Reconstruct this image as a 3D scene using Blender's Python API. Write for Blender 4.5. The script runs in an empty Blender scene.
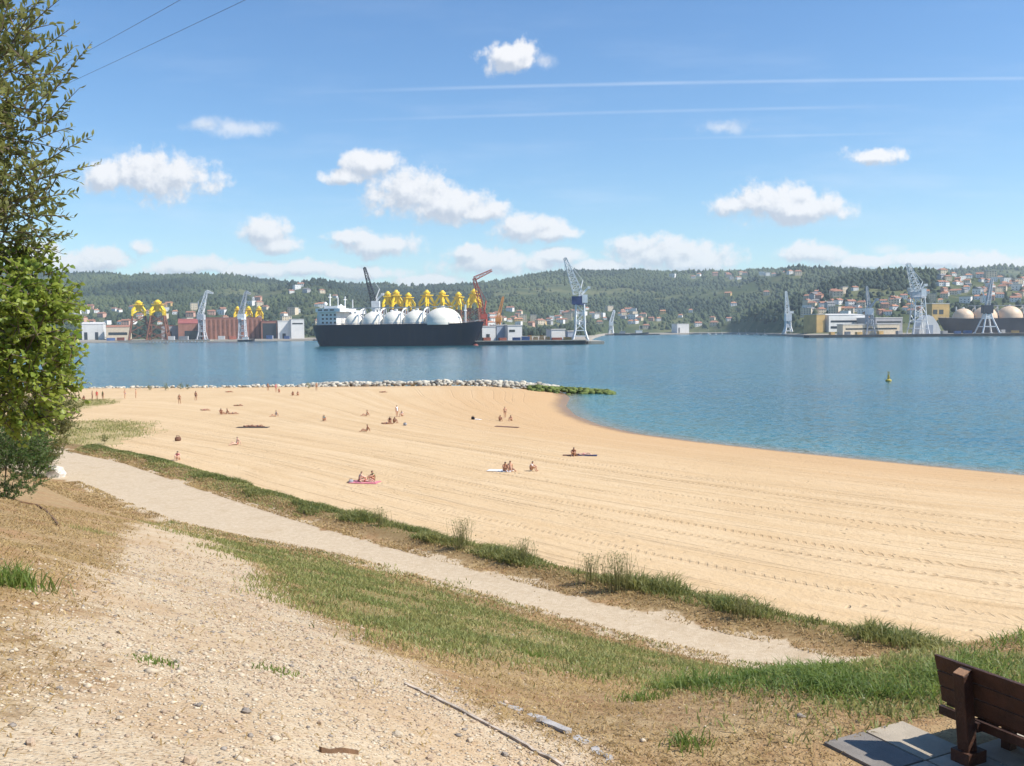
import bpy, math, random
import numpy as np
from mathutils import Vector, Matrix

# ------------------------------------------------------------------ camera, sky, sun, exposure
SC = bpy.context.scene
COL = SC.collection
rng = np.random.default_rng(7)
random.seed(7)
F = 960.0                      # focal length in pixels (1024 px wide frame)
EYE = Vector((0, 0, 12.0))     # eye height above the water
PITCH = math.atan(52 / F)
ROLL = 0.010
_f = Vector((0, math.cos(PITCH), -math.sin(PITCH)))
_u0 = Vector((0, math.sin(PITCH), math.cos(PITCH)))
_r0 = Vector((1, 0, 0))
_u = (_u0 * math.cos(ROLL) + _r0 * math.sin(ROLL)).normalized()
_r = _f.cross(_u).normalized()
cam_d = bpy.data.cameras.new('camera')
cam = bpy.data.objects.new('camera', cam_d)
COL.objects.link(cam)
cam_d.sensor_fit = 'HORIZONTAL'
cam_d.sensor_width = 36.0
cam_d.lens = 36.0 * F / 1024.0
cam_d.clip_start = 0.1
cam_d.clip_end = 30000
M = Matrix.Identity(4)
for i in range(3):
    M[i][0], M[i][1], M[i][2], M[i][3] = _r[i], _u[i], -_f[i], EYE[i]
cam.matrix_world = M
SC.camera = cam
SC.render.engine = 'CYCLES'
SC.cycles.use_denoising = True
SC.cycles.max_bounces = 5
SC.cycles.diffuse_bounces = 3
SC.cycles.glossy_bounces = 3
SC.cycles.use_adaptive_sampling = True
SC.cycles.adaptive_threshold = 0.02
SC.cycles.transparent_max_bounces = 16
SC.cycles.volume_bounces = 1
SC.view_settings.view_transform = 'Standard'
SC.view_settings.look = 'None'
SC.view_settings.gamma = 1.0
SC.view_settings.use_curve_mapping = False
SC.view_settings.exposure = 0.53

HAZE = 0.000072
SUN_AZ, SUN_EL = 103.0, 48.0    # degrees right of the view axis (+Y), above the horizon
sd = bpy.data.lights.new('sun', 'SUN')
sd.energy = 4.6
sd.angle = math.radians(0.53)
sd.color = (1.0, 0.955, 0.88)
sun = bpy.data.objects.new('sun', sd)
COL.objects.link(sun)
_a, _e = math.radians(SUN_AZ), math.radians(SUN_EL)
SUN_DIR = Vector((math.sin(_a) * math.cos(_e), math.cos(_a) * math.cos(_e), math.sin(_e)))
sun.rotation_euler = SUN_DIR.to_track_quat('Z', 'Y').to_euler()

world = bpy.data.worlds.new('World')
SC.world = world
world.use_nodes = True


class NT:
    """tiny node-tree helper"""
    def __init__(s, tree):
        s.t = tree
    def n(s, typ, ins=None, **props):
        nd = s.t.nodes.new(typ)
        for k, v in props.items():
            setattr(nd, k, v)
        for k, v in (ins or {}).items():
            sock = nd.inputs[k]
            if isinstance(v, bpy.types.NodeSocket):
                s.t.links.new(v, sock)
            else:
                try:
                    sock.default_value = v
                except Exception:
                    sock.default_value = tuple(v) + (1.0,)
        return nd
    def math(s, op, a, b=0.0, c=0.0, clamp=False):
        return s.n('ShaderNodeMath', {0: a, 1: b, 2: c}, operation=op, use_clamp=clamp).outputs[0]
    def vec(s, op, a, b=(0, 0, 0), c=(0, 0, 0)):
        nd = s.n('ShaderNodeVectorMath', {0: a}, operation=op)
        for i, v in ((1, b), (2, c)):
            if i < len(nd.inputs):
                if isinstance(v, bpy.types.NodeSocket):
                    s.t.links.new(v, nd.inputs[i])
                elif nd.inputs[i].type == 'VECTOR':
                    nd.inputs[i].default_value = v
        return nd
    def mix(s, fac, a, b, blend='MIX'):
        nd = s.t.nodes.new('ShaderNodeMix')
        nd.data_type = 'RGBA'
        nd.blend_type = blend
        for idx, v in ((0, fac), (6, a), (7, b)):
            if isinstance(v, bpy.types.NodeSocket):
                s.t.links.new(v, nd.inputs[idx])
            elif idx == 0:
                nd.inputs[0].default_value = v
            else:
                nd.inputs[idx].default_value = tuple(v)[:3] + (1.0,)
        return nd.outputs[2]
    def ss(s, x, lo, hi):
        nd = s.n('ShaderNodeMapRange', {0: x, 1: lo, 2: hi, 3: 0.0, 4: 1.0}, interpolation_type='SMOOTHSTEP')
        return nd.outputs[0]
    def noise(s, vec, scale, detail=4, rough=0.55, dist=0.0, dim='3D'):
        nd = s.n('ShaderNodeTexNoise', {'Scale': scale, 'Detail': detail, 'Roughness': rough, 'Distortion': dist}, noise_dimensions=dim)
        if vec is not None:
            s.t.links.new(vec, nd.inputs['Vector'])
        return nd.outputs[0]


# clouds: (centre x, centre y, half width, half height) as angles in 1/960 rad about the view azimuth / horizon
_PXC = [  # photograph position of each puff: px, py, rx, ry
    (148, 168, 52, 24), (180, 172, 44, 23), (112, 172, 26, 15),
    (268, 226, 30, 18), (280, 240, 28, 11), (250, 128, 50, 9, .45), (210, 124, 24, 8, .4),
    (372, 160, 36, 14), (348, 174, 28, 9), (410, 184, 50, 24), (446, 198, 50, 21), (486, 207, 30, 12),
    (380, 239, 52, 13), (352, 232, 28, 9), (528, 222, 40, 15), (552, 228, 30, 9),
    (494, 255, 56, 15), (470, 248, 28, 9), (540, 258, 30, 10), (513, 61, 34, 16), (548, 66, 20, 8, .4),
    (666, 247, 66, 17), (640, 240, 34, 12), (700, 256, 50, 13), (728, 127, 28, 9, .25),
    (774, 197, 60, 22), (800, 204, 58, 15), (735, 201, 36, 11), (873, 154, 33, 9),
    (812, 246, 42, 13), (886, 244, 34, 8, .25), (940, 254, 80, 9), (992, 258, 60, 9),
    (108, 254, 36, 14), (145, 242, 18, 9), (192, 260, 46, 11), (256, 265, 44, 9), (60, 258, 50, 14),
    (305, 262, 44, 9), (560, 250, 34, 9), (862, 256, 40, 8), (366, 268, 50, 8), (430, 276, 46, 7), (600, 262, 40, 8), (30, 246, 40, 12),
]


def cloud_group():
    g = bpy.data.node_groups.new('cloud_field', 'ShaderNodeTree')
    g.interface.new_socket('P', in_out='INPUT', socket_type='NodeSocketVector')
    g.interface.new_socket('Density', in_out='OUTPUT', socket_type='NodeSocketFloat')
    g.interface.new_socket('Wisp', in_out='OUTPUT', socket_type='NodeSocketFloat')
    t = NT(g)
    P = t.n('NodeGroupInput').outputs[0]
    warp = t.n('ShaderNodeTexNoise', {'Scale': 0.035, 'Detail': 3.0, 'Roughness': 0.6, 'Vector': P}).outputs[1]
    w = t.vec('MULTIPLY_ADD', warp, (14, 9, 0), (-7, -4.5, 0)).outputs[0]
    Pw = t.vec('ADD', P, w).outputs[0]
    cur = wsp = None
    for px, py, rx, ry, *faint in _PXC:
        hx = px - 512.0
        hy = 331 - 0.01 * hx - py
        rx, ry = rx * 1.16, ry * 1.22
        hy = hy - 4 - 0.018 * hy
        q = t.vec('MULTIPLY_ADD', Pw, (1 / rx, 1 / ry, 0), (-hx / rx, -(hy - ry * .15) / ry, 0)).outputs[0]
        ln = t.vec('LENGTH', q).outputs[1]
        if faint:
            wsp = ln if wsp is None else t.math('MINIMUM', wsp, ln)
            continue
        cur = ln if cur is None else t.math('SMOOTH_MIN', cur, ln, 0.22)
    field = t.math('SUBTRACT', 1.0, cur)
    # sky outside the frame goes on with the same broken cumulus
    sx = t.vec('MULTIPLY', P, (0.006, 0.020, 0.0)).outputs[0]
    big = t.noise(sx, 1.0, 3, 0.5)
    sep = t.n('ShaderNodeSeparateXYZ', {0: P})
    out = t.ss(t.math('ABSOLUTE', sep.outputs[0]), 560, 700)
    band = t.ss(sep.outputs[1], 420, 30)
    ofield = t.math('MULTIPLY_ADD', t.math('SUBTRACT', big, 0.60), 6.0, t.math('MULTIPLY', t.math('SUBTRACT', band, 1.0), .6))
    ofield = t.math('ADD', t.math('MULTIPLY', out, ofield), t.math('MULTIPLY', t.math('SUBTRACT', 1.0, out), -3.0))
    field = t.math('MAXIMUM', field, ofield)
    n1 = t.noise(P, 0.030, 6, 0.6)
    n2 = t.noise(P, 0.10, 4, 0.65)
    nn = t.math('MULTIPLY_ADD', t.math('SUBTRACT', n1, 0.5), 2.0, t.math('MULTIPLY', t.math('SUBTRACT', n2, 0.5), 0.85))
    d = t.math('MULTIPLY_ADD', field, 1.25, nn)
    go = t.n('NodeGroupOutput')
    g.links.new(d, go.inputs[0])
    g.links.new(t.math('MULTIPLY_ADD', t.math('SUBTRACT', 1.0, wsp), 1.25, nn), go.inputs[1])
    return g


def build_world():
    wt = world.node_tree
    wt.nodes.clear()
    t = NT(wt)
    sky = t.n('ShaderNodeTexSky', sky_type='NISHITA')
    sky.sun_disc = False
    sky.sun_elevation = math.radians(SUN_EL)
    sky.sun_rotation = math.radians(SUN_AZ)
    sky.altitude = 0
    sky.air_density = 1.0
    sky.dust_density = 0.25
    sky.ozone_density = 1.2
    tc = t.n('ShaderNodeTexCoord').outputs['Generated']
    s = t.n('ShaderNodeSeparateXYZ', {0: tc})
    g = cloud_group()
    a = t.math('ARCTAN2', s.outputs[0], s.outputs[1])
    k = t.math('DIVIDE', 1.0, t.math('MAXIMUM', t.math('COSINE', a), 0.5))
    tx = t.math('MULTIPLY', a, t.math('MULTIPLY_ADD', t.math('MULTIPLY', a, a), 0.36, 1.0))
    P = t.n('ShaderNodeCombineXYZ', {0: t.math('MULTIPLY', tx, F), 1: t.math('MULTIPLY', t.math('MULTIPLY', t.math('ARCSINE', s.outputs[2]), k), F * .985), 2: 0.0}).outputs[0]
    d1 = t.n('ShaderNodeGroup', {0: P}, node_tree=g)
    d2 = t.n('ShaderNodeGroup', {0: t.vec('ADD', P, (5.0, 8.0, 0)).outputs[0]}, node_tree=g)
    dens, dens2 = d1.outputs[0], d2.outputs[0]
    sp = t.n('ShaderNodeSeparateXYZ', {0: P})
    elp = sp.outputs[1]
    alpha = t.ss(dens, 0.06, 0.68)
    up = t.ss(elp, 0, 12)
    alpha = t.math('MULTIPLY', t.math('MULTIPLY', alpha, up), t.ss(s.outputs[2], 0.39, 0.34))
    alpha = t.math('MULTIPLY', alpha, t.math('MULTIPLY_ADD', t.ss(elp, 40, 120), 0.12, 0.82))
    wisp = t.math('MULTIPLY', t.ss(d1.outputs[1], 0.05, 1.3), 0.62)
    alpha = t.math('MAXIMUM', alpha, wisp)
    lit = t.ss(t.math('SUBTRACT', dens, dens2), -0.55, 0.45)
    ccol = t.mix(lit, (4.2, 4.6, 5.3), (7.4, 7.35, 7.4))  # sunlit tops and grey shaded bases painted into the cloud colour
    # high contrails: long thin ice lines
    u = sp.outputs[0]
    def trail(c0, c1, c2, width, lo, hi, gain):
        line = t.math('ADD', c0, t.math('MULTIPLY_ADD', u, c1, t.math('MULTIPLY', t.math('MULTIPLY', u, u), c2)))
        dd = t.math('ABSOLUTE', t.math('SUBTRACT', elp, line))
        m = t.ss(dd, width, 0.0)
        m = t.math('MULTIPLY', m, t.math('MULTIPLY', t.ss(u, lo, lo + 260), t.ss(u, hi, hi - 140)))
        nz = t.noise(t.vec('MULTIPLY', P, (0.012, 0.12, 0)).outputs[0], 1.0, 5, 0.6)
        return t.math('MULTIPLY', m, t.math('MULTIPLY', t.math('MULTIPLY_ADD', nz, 1.1, 0.15), gain))
    tr = trail(232, 0.014, -0.0000125, 2.6, -240, 760, 0.30)
    tr = t.math('ADD', tr, trail(206, 0.018, -0.00001, 2.4, -230, 420, 0.20))
    tr = t.math('ADD', tr, trail(180, 0.020, -0.00001, 2.2, 60, 420, 0.2))
    haze = t.noise(t.vec('MULTIPLY', P, (0.004, 0.022, 0)).outputs[0], 1.0, 4, 0.6)
    thin = t.math('MULTIPLY', t.ss(haze, 0.46, 0.8), t.math('MULTIPLY_ADD', t.ss(elp, 330, 60), 0.22, 0.05))
    tr = t.math('ADD', tr, t.math('MULTIPLY', thin, t.ss(s.outputs[2], 0.39, 0.34)), clamp=True)
    hsv = t.n('ShaderNodeHueSaturation', {'Hue': 0.503, 'Saturation': 1.20, 'Value': 1.10, 'Color': sky.outputs[0]})
    tint = t.mix(1.0, hsv.outputs[0], (0.84, 0.985, 1.08), 'MULTIPLY')
    c = t.mix(tr, tint, (6.6, 7.2, 8.2))
    c = t.mix(alpha, c, ccol)
    bg = t.n('ShaderNodeBackground', {'Color': c, 'Strength': SKY_STRENGTH})
    # clouds only stand in the low sky; higher up it is the plain sky
    bg2 = t.n('ShaderNodeBackground', {'Color': tint, 'Strength': SKY_STRENGTH})
    high = t.math('MAXIMUM', t.math('GREATER_THAN', s.outputs[2], 0.40), t.math('LESS_THAN', s.outputs[2], -0.002))
    mx = t.n('ShaderNodeMixShader', {0: high, 1: bg.outputs[0], 2: bg2.outputs[0]})
    wt.links.new(mx.outputs[0], t.n('ShaderNodeOutputWorld').inputs[0])


SKY_STRENGTH = 0.095
build_world()
world.cycles.sampling_method = 'NONE'

# ------------------------------------------------------------------ helpers


def ray(px, py):
    return (_f + _r * ((px - 512) / F) - _u * ((py - 383) / F))


def at(px, py, Y):
    """world point seen at photograph position px, py at distance Y ahead of the eye"""
    d = ray(px, py)
    return EYE + d * (Y / d.y)


def on_z(px, py, z):
    d = ray(px, py)
    return EYE + d * ((z - EYE.z) / d.z)


def hash2(ix, iy, seed):
    h = (ix.astype(np.int64) * 374761393 + iy.astype(np.int64) * 668265263 + seed * 1442695041) & 0x7fffffff
    h = ((h ^ (h >> 13)) * 1274126177) & 0x7fffffff
    h = h ^ (h >> 16)
    return (h & 0xffffff) / float(0xffffff)


def vnoise(x, y, seed=0):
    x0, y0 = np.floor(x), np.floor(y)
    fx, fy = x - x0, y - y0
    fx, fy = fx * fx * (3 - 2 * fx), fy * fy * (3 - 2 * fy)
    a = hash2(x0, y0, seed); b = hash2(x0 + 1, y0, seed)
    c = hash2(x0, y0 + 1, seed); d = hash2(x0 + 1, y0 + 1, seed)
    return (a * (1 - fx) + b * fx) * (1 - fy) + (c * (1 - fx) + d * fx) * fy


def fbm(x, y, seed=0, o=4):
    s, a, t = 0, 1.0, 0
    for i in range(o):
        s = s + a * vnoise(x * 2 ** i + 17 * i, y * 2 ** i + 31 * i, seed + i); t += a; a *= .5
    return s / t


def sstep(x, lo, hi):
    t = np.clip((x - lo) / (hi - lo), 0, 1)
    return t * t * (3 - 2 * t)


def poly_dist(x, y, pts, closed=False):
    """distance to a polyline; returns (distance, signed side of the nearest segment, arc length along)"""
    pts = np.asarray(pts, float)
    n = len(pts)
    best = np.full(x.shape, 1e18); side = np.zeros(x.shape); along = np.zeros(x.shape)
    L = 0
    for i in range(n if closed else n - 1):
        a, b = pts[i], pts[(i + 1) % n]
        dx, dy = b - a
        l2 = dx * dx + dy * dy
        tt = np.clip(((x - a[0]) * dx + (y - a[1]) * dy) / l2, 0, 1)
        qx, qy = x - a[0] - tt * dx, y - a[1] - tt * dy
        d = qx * qx + qy * qy
        m = d < best
        best = np.where(m, d, best)
        side = np.where(m, dx * qy - dy * qx, side)
        along = np.where(m, L + tt * math.sqrt(l2), along)
        L += math.sqrt(l2)
    return np.sqrt(best), np.sign(side), along


def in_poly(x, y, pts):
    pts = np.asarray(pts, float)
    ins = np.zeros(x.shape, bool)
    n = len(pts)
    for i in range(n):
        (x1, y1), (x2, y2) = pts[i], pts[(i + 1) % n]
        if y1 == y2:
            continue
        c = ((y1 > y) != (y2 > y)) & (x < (x2 - x1) * (y - y1) / (y2 - y1) + x1)
        ins ^= c
    return ins


def sdf(x, y, pts):
    d, _, _ = poly_dist(x, y, pts, True)
    return np.where(in_poly(x, y, pts), -d, d)


def mesh_np(name, v, f, mats=(), smooth=False, attrs=None):
    """mesh from numpy arrays: v (n,3), f a list of index arrays (all tris or all quads) or one array"""
    me = bpy.data.meshes.new(name)
    v = np.ascontiguousarray(v, np.float32)
    fs = f if isinstance(f, list) else [f]
    fs = [np.asarray(a, np.int32) for a in fs if len(a)]
    me.vertices.add(len(v))
    me.vertices.foreach_set('co', v.ravel())
    loops = np.concatenate([a.ravel() for a in fs])
    tot = np.concatenate([np.full(len(a), a.shape[1], np.int32) for a in fs])
    st = np.concatenate([[0], np.cumsum(tot)[:-1]]).astype(np.int32)
    me.loops.add(len(loops)); me.loops.foreach_set('vertex_index', loops)
    me.polygons.add(len(tot)); me.polygons.foreach_set('loop_start', st); me.polygons.foreach_set('loop_total', tot)
    if smooth:
        me.polygons.foreach_set('use_smooth', np.ones(len(tot), bool))
    for k, a in (attrs or {}).items():
        at_ = me.attributes.new(k, 'FLOAT', 'POINT')
        at_.data.foreach_set('value', np.ascontiguousarray(a, np.float32))
    for m in mats:
        me.materials.append(m)
    me.update(calc_edges=True)
    return me


def link(name, data, parent=None, loc=None):
    o = bpy.data.objects.new(name, data)
    COL.objects.link(o)
    if parent is not None:
        o.parent = parent
    if loc is not None:
        o.location = loc
    return o


def tag(o, label=None, cat=None, group=None, kind=None):
    for k, v in (('label', label), ('category', cat), ('group', group), ('kind', kind)):
        if v:
            o[k] = v
    return o


def thing(name, label, cat, loc, rz=0.0, group=None):
    o = link(name, None, None, loc)
    o.rotation_euler = (0, 0, rz)
    return tag(o, label, cat, group)


class MB:
    """collects simple solids into one mesh"""
    def __init__(s):
        s.v, s.f, s.m = [], [], []
    def add(s, vs, fs, mi=0):
        b = len(s.v)
        s.v += [tuple(p) for p in vs]
        s.f += [tuple(b + i for i in f) for f in fs]
        s.m += [mi] * len(fs)
    def hexa(s, p, mi=0):
        s.add(p, [(3, 2, 1, 0), (4, 5, 6, 7), (0, 1, 5, 4), (1, 2, 6, 5), (2, 3, 7, 6), (3, 0, 4, 7)], mi)
    def box(s, x0, x1, y0, y1, z0, z1, mi=0):
        s.hexa([(x0, y0, z0), (x1, y0, z0), (x1, y1, z0), (x0, y1, z0), (x0, y0, z1), (x1, y0, z1), (x1, y1, z1), (x0, y1, z1)], mi)
    def beam(s, p, q, w, h=None, mi=0):
        p, q = Vector(p), Vector(q)
        h = h or w
        d = (q - p)
        if d.length < 1e-6:
            return
        d.normalize()
        a = d.cross(Vector((0, 0, 1)))
        if a.length < 1e-3:
            a = Vector((1, 0, 0))
        a.normalize()
        b = a.cross(d)
        a, b = a * (w / 2), b * (h / 2)
        s.hexa([p - a - b, p + a - b, p + a + b, p - a + b, q - a - b, q + a - b, q + a + b, q - a + b], mi)
    def tube(s, pts, rad, n=6, mi=0, cap=True):
        pts = [Vector(p) for p in pts]
        if not hasattr(rad, '__len__'):
            rad = [rad] * len(pts)
        rings = []
        for i, p in enumerate(pts):
            d = (pts[min(i + 1, len(pts) - 1)] - pts[max(i - 1, 0)]).normalized()
            a = d.cross(Vector((0, 0, 1)))
            if a.length < 1e-2:
                a = d.cross(Vector((0, 1, 0)))
            a.normalize(); b = a.cross(d)
            rings.append([p + (a * math.cos(2 * math.pi * k / n) + b * math.sin(2 * math.pi * k / n)) * rad[i] for k in range(n)])
        vs = [p for r in rings for p in r]
        fs = [(i * n + k, i * n + (k + 1) % n, (i + 1) * n + (k + 1) % n, (i + 1) * n + k) for i in range(len(rings) - 1) for k in range(n)]
        if cap:
            fs += [tuple(range(n - 1, -1, -1)), tuple((len(rings) - 1) * n + k for k in range(n))]
        s.add(vs, fs, mi)
    def lathe(s, prof, n=20, c=(0, 0, 0), mi=0):
        vs = []
        for r, z in prof:
            for k in range(n):
                a = 2 * math.pi * k / n
                vs.append((c[0] + r * math.cos(a), c[1] + r * math.sin(a), c[2] + z))
        fs = [(i * n + k, i * n + (k + 1) % n, (i + 1) * n + (k + 1) % n, (i + 1) * n + k) for i in range(len(prof) - 1) for k in range(n)]
        fs += [tuple(range(n - 1, -1, -1)), tuple((len(prof) - 1) * n + k for k in range(n))]
        s.add(vs, fs, mi)
    def lattice(s, p, q, w0, w1, n, t, side=None):
        """four-chord lattice girder"""
        p, q = Vector(p), Vector(q)
        d = (q - p).normalized()
        a = Vector(side) if side is not None else Vector((0, 1, 0))
        a = (a - d * a.dot(d)).normalized()
        b = a.cross(d)
        prev = None
        for i in range(n + 1):
            k = i / n
            c = p.lerp(q, k); w = (w0 + (w1 - w0) * k) / 2
            cur = [c + a * w * sa + b * w * sb for sa, sb in ((-1, -1), (1, -1), (1, 1), (-1, 1))]
            for j in range(4):
                s.beam(cur[j], cur[(j + 1) % 4], t * .7)
            if prev:
                for j in range(4):
                    s.beam(prev[j], cur[j], t)
                    s.beam(prev[j], cur[(j + 1) % 4] if i % 2 else cur[(j + 3) % 4], t * .7)
            prev = cur
    def mesh(s, name, mats, smooth=False):
        me = bpy.data.meshes.new(name)
        me.from_pydata(s.v, [], s.f)
        for m in (mats if isinstance(mats, (list, tuple)) else [mats]):
            me.materials.append(m)
        me.polygons.foreach_set('material_index', s.m)
        if smooth:
            me.polygons.foreach_set('use_smooth', [True] * len(s.f))
        me.update()
        return me
    def build(s, name, mats, parent=None, loc=None, smooth=False):
        return link(name, s.mesh(name, mats, smooth), parent, loc)


def smooth_by_angle(o, deg=40):
    me = o.data
    me.polygons.foreach_set('use_smooth', [True] * len(me.polygons))
    me.set_sharp_from_angle(angle=math.radians(deg))
    return o


def copy_tree(o, parent=None):
    c = o.copy()
    COL.objects.link(c)
    c.parent = parent
    for ch in o.children:
        copy_tree(ch, c)
    return c


def pmat(name, col, rough=0.6, var=0.18, scale=3.0, bump=0.0, bscale=None, metal=0.0, spec=0.4, streak=0.0):
    """painted / natural surface with uneven colour and fine relief"""
    m = bpy.data.materials.new(name)
    m.use_nodes = True
    tr = m.node_tree
    tr.nodes.clear()
    t = NT(tr)
    co = t.n('ShaderNodeTexCoord').outputs['Object']
    nz = t.noise(co, scale, 6, 0.6)
    c0 = tuple(c * (1 - var) for c in col); c1 = tuple(min(1, c * (1 + var)) for c in col)
    c = t.mix(t.ss(nz, 0.28, 0.72), c0, c1)
    if streak:
        st = t.noise(t.vec('MULTIPLY', co, (1.0, 1.0, 0.07)).outputs[0], scale * 2.2, 4, 0.6)
        c = t.mix(t.math('MULTIPLY', t.ss(st, 0.5, 0.75), streak), c, tuple(x * .45 + y for x, y in zip(col, (0.05, 0.035, 0.02))))
    b = t.n('ShaderNodeBsdfPrincipled', {'Base Color': c, 'Roughness': rough, 'Metallic': metal, 'Specular IOR Level': spec})
    if bump:
        bn = t.noise(co, bscale or scale * 6, 5, 0.65)
        b_ = t.n('ShaderNodeBump', {'Strength': bump, 'Distance': 0.02, 'Height': bn})
        tr.links.new(b_.outputs[0], b.inputs['Normal'])
    tr.links.new(b.outputs[0], t.n('ShaderNodeOutputMaterial').inputs[0])
    return m


def leaf_mat(name, col, col2, trans=0.35, rough=0.5, attr=True):
    """thin leaf: reflects and lets light through; the 'rnd' attribute varies leaf to leaf"""
    m = bpy.data.materials.new(name)
    m.use_nodes = True
    tr = m.node_tree
    tr.nodes.clear()
    t = NT(tr)
    r = t.n('ShaderNodeAttribute', attribute_name='rnd').outputs['Fac']
    c = t.mix(r, col, col2)
    b = t.n('ShaderNodeBsdfPrincipled', {'Base Color': c, 'Roughness': rough, 'Specular IOR Level': 0.3})
    tl = t.n('ShaderNodeBsdfTranslucent', {'Color': t.mix(0.5, c, tuple(min(1, x * 1.6) for x in col2))})
    mx = t.n('ShaderNodeMixShader', {0: trans, 1: b.outputs[0], 2: tl.outputs[0]})
    tr.links.new(mx.outputs[0], t.n('ShaderNodeOutputMaterial').inputs[0])
    return m

# ------------------------------------------------------------------ near ground: bank, path, track, beach, sea bed
Z_PATH = 3.0
_up = [(-60, 432), (70, 450), (130, 463), (200, 487), (300, 519), (400, 547), (500, 574), (600, 599), (700, 624), (800, 645), (850, 657)]
_lo = [(-60, 455), (70, 482), (110, 500), (165, 522), (230, 537), (330, 556), (420, 581), (520, 609), (600, 633), (700, 657), (780, 672), (840, 684)]
UP = [tuple(on_z(x, y, Z_PATH))[:2] for x, y in _up] + [(13, 23.2), (22, 16.5), (40, 4)]
LO = [tuple(on_z(x, y, Z_PATH))[:2] for x, y in _lo] + [(12, 20.5), (20.5, 14.2), (38, 1.5)]
PATH_POLY = UP + LO[::-1]
_sh = [(1024, 475), (900, 463), (800, 453), (700, 442), (640, 434), (600, 425), (575, 415), (566, 406), (570, 398)]
SHORE = [(300, -60), (150, 20), (90, 51), (60, 67)] + [tuple(on_z(x, y, 0))[:2] for x, y in _sh] + [(10, 184), (9, 193), (-4, 202), (-60, 205), (-100, 207), (-160, 200), (-300, 184)]
LAND = SHORE + [(-320, -60)]
_pd, _ps, _ = poly_dist(np.array([0.0]), np.array([0.0]), UP)
CAM_SIDE = float(_ps[0])


def fields(x, y):
    dp = sdf(x, y, PATH_POLY)
    _, side, along = poly_dist(x, y, UP)
    sea = np.where(side == CAM_SIDE, -1.0, 1.0)
    dsh = -sdf(x, y, LAND)
    return dp, sea, along, dsh


def terrace_w(x, y):
    d, _, _ = poly_dist(x, y, [(3.4, 6.3), (4.6, 8.4), (7.2, 10.2), (16, 8.5), (30, 0)])
    return 1 - sstep(d, 1.6, 5.2)


def H(x, y, parts=False):
    x = np.asarray(x, float); y = np.asarray(y, float)
    dp, sea, along, dsh = fields(x, y)
    dpos = np.maximum(dp, 0)
    bank = Z_PATH + 0.336 * np.maximum(dpos - 0.6, 0) * sstep(dpos, 0.2, 2.5) + 0.10 * sstep(dpos, 0, 1.0)
    bank = np.minimum(bank, 10.6 + 0.05 * dpos)
    bank = bank + 0.10 * (fbm(x * .35, y * .35, 3) - .5) * sstep(dpos, 0, 2)
    mound = np.exp(-(((x + 7.0) / 2.6) ** 2 + ((y - 11.2) / 4.0) ** 2))
    bank = bank + 0.42 * mound
    tw = terrace_w(x, y)
    terr = 8.64 - 0.13 * np.maximum(y - 8, 0)
    bank = bank * (1 - tw) + terr * tw
    sandz = 2.05 * np.tanh(0.055 * dsh) - 0.25 * sstep(-dsh, 0, 30) * 4
    sandz = sandz + 0.10 * (fbm(x * .07, y * .07, 11) - .5) * sstep(dsh, 1, 12)
    crest = Z_PATH + 0.18 * sstep(dpos, 0.2, 0.9)
    k = sstep(dpos, 1.2, 5.5)
    seaside = crest * (1 - k) + sandz * k
    z = np.where(dp <= 0, Z_PATH, np.where(sea > 0, seaside, bank))
    z = z - 0.05 * sstep(-dp, 0.2, 1.0) * 0.6
    if parts:
        return z, dp, sea, along, dsh, tw
    return z


def hz(x, y):
    return float(H(np.array([x]), np.array([y]))[0])


def hit(px, py, maxd=330.0):
    """where the line of sight through px, py meets the near ground"""
    d = ray(px, py); d = d / d.y
    Y = np.concatenate([np.linspace(2.0, 60, 700), np.linspace(60.1, maxd, 900)])
    x, z = EYE.x + d.x * Y, EYE.z + d.z * Y
    g = H(x, Y)
    i = int(np.argmax(z <= g))
    if z[i] > g[i]:
        i = len(Y) - 1
    i = max(i, 1)
    a0, a1 = z[i - 1] - g[i - 1], z[i] - g[i]
    k = a0 / (a0 - a1) if a0 != a1 else 0
    yy = Y[i - 1] + (Y[i] - Y[i - 1]) * max(0, min(1, k))
    xx = EYE.x + d.x * yy
    return Vector((xx, yy, hz(xx, yy)))


def px_poly(pp):
    return [tuple(hit(a, b))[:2] for a, b in pp]


GRAVEL = px_poly([(-40, 760), (40, 690), (90, 625), (115, 575), (130, 530), (160, 505), (215, 530), (245, 560), (290, 605), (350, 640), (415, 680), (490, 722), (560, 760)]) + [(0.6, 5.0), (-1.0, 2.5), (-4, 2.5)]
GREEN = px_poly([(205, 538), (330, 561), (420, 588), (520, 617), (600, 641), (700, 664), (780, 676), (850, 668), (900, 655), (950, 652), (1020, 650)]) + [(9.5, 11.5), (12, 9), (6.2, 9.2), (4.2, 9.4)] + px_poly([(925, 712), (880, 728), (800, 702), (700, 688), (600, 676), (500, 664), (400, 640), (330, 608), (265, 566)])
DUNE1 = px_poly([(40, 447), (40, 424), (100, 419), (150, 422), (158, 431), (140, 440), (115, 446)])
DUNE2 = px_poly([(30, 402), (110, 399), (120, 403), (60, 412), (20, 416)])


def axis(lo, hi, n, p):
    t = np.linspace(0, 1, n)
    return lo + (hi - lo) * t ** p


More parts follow.
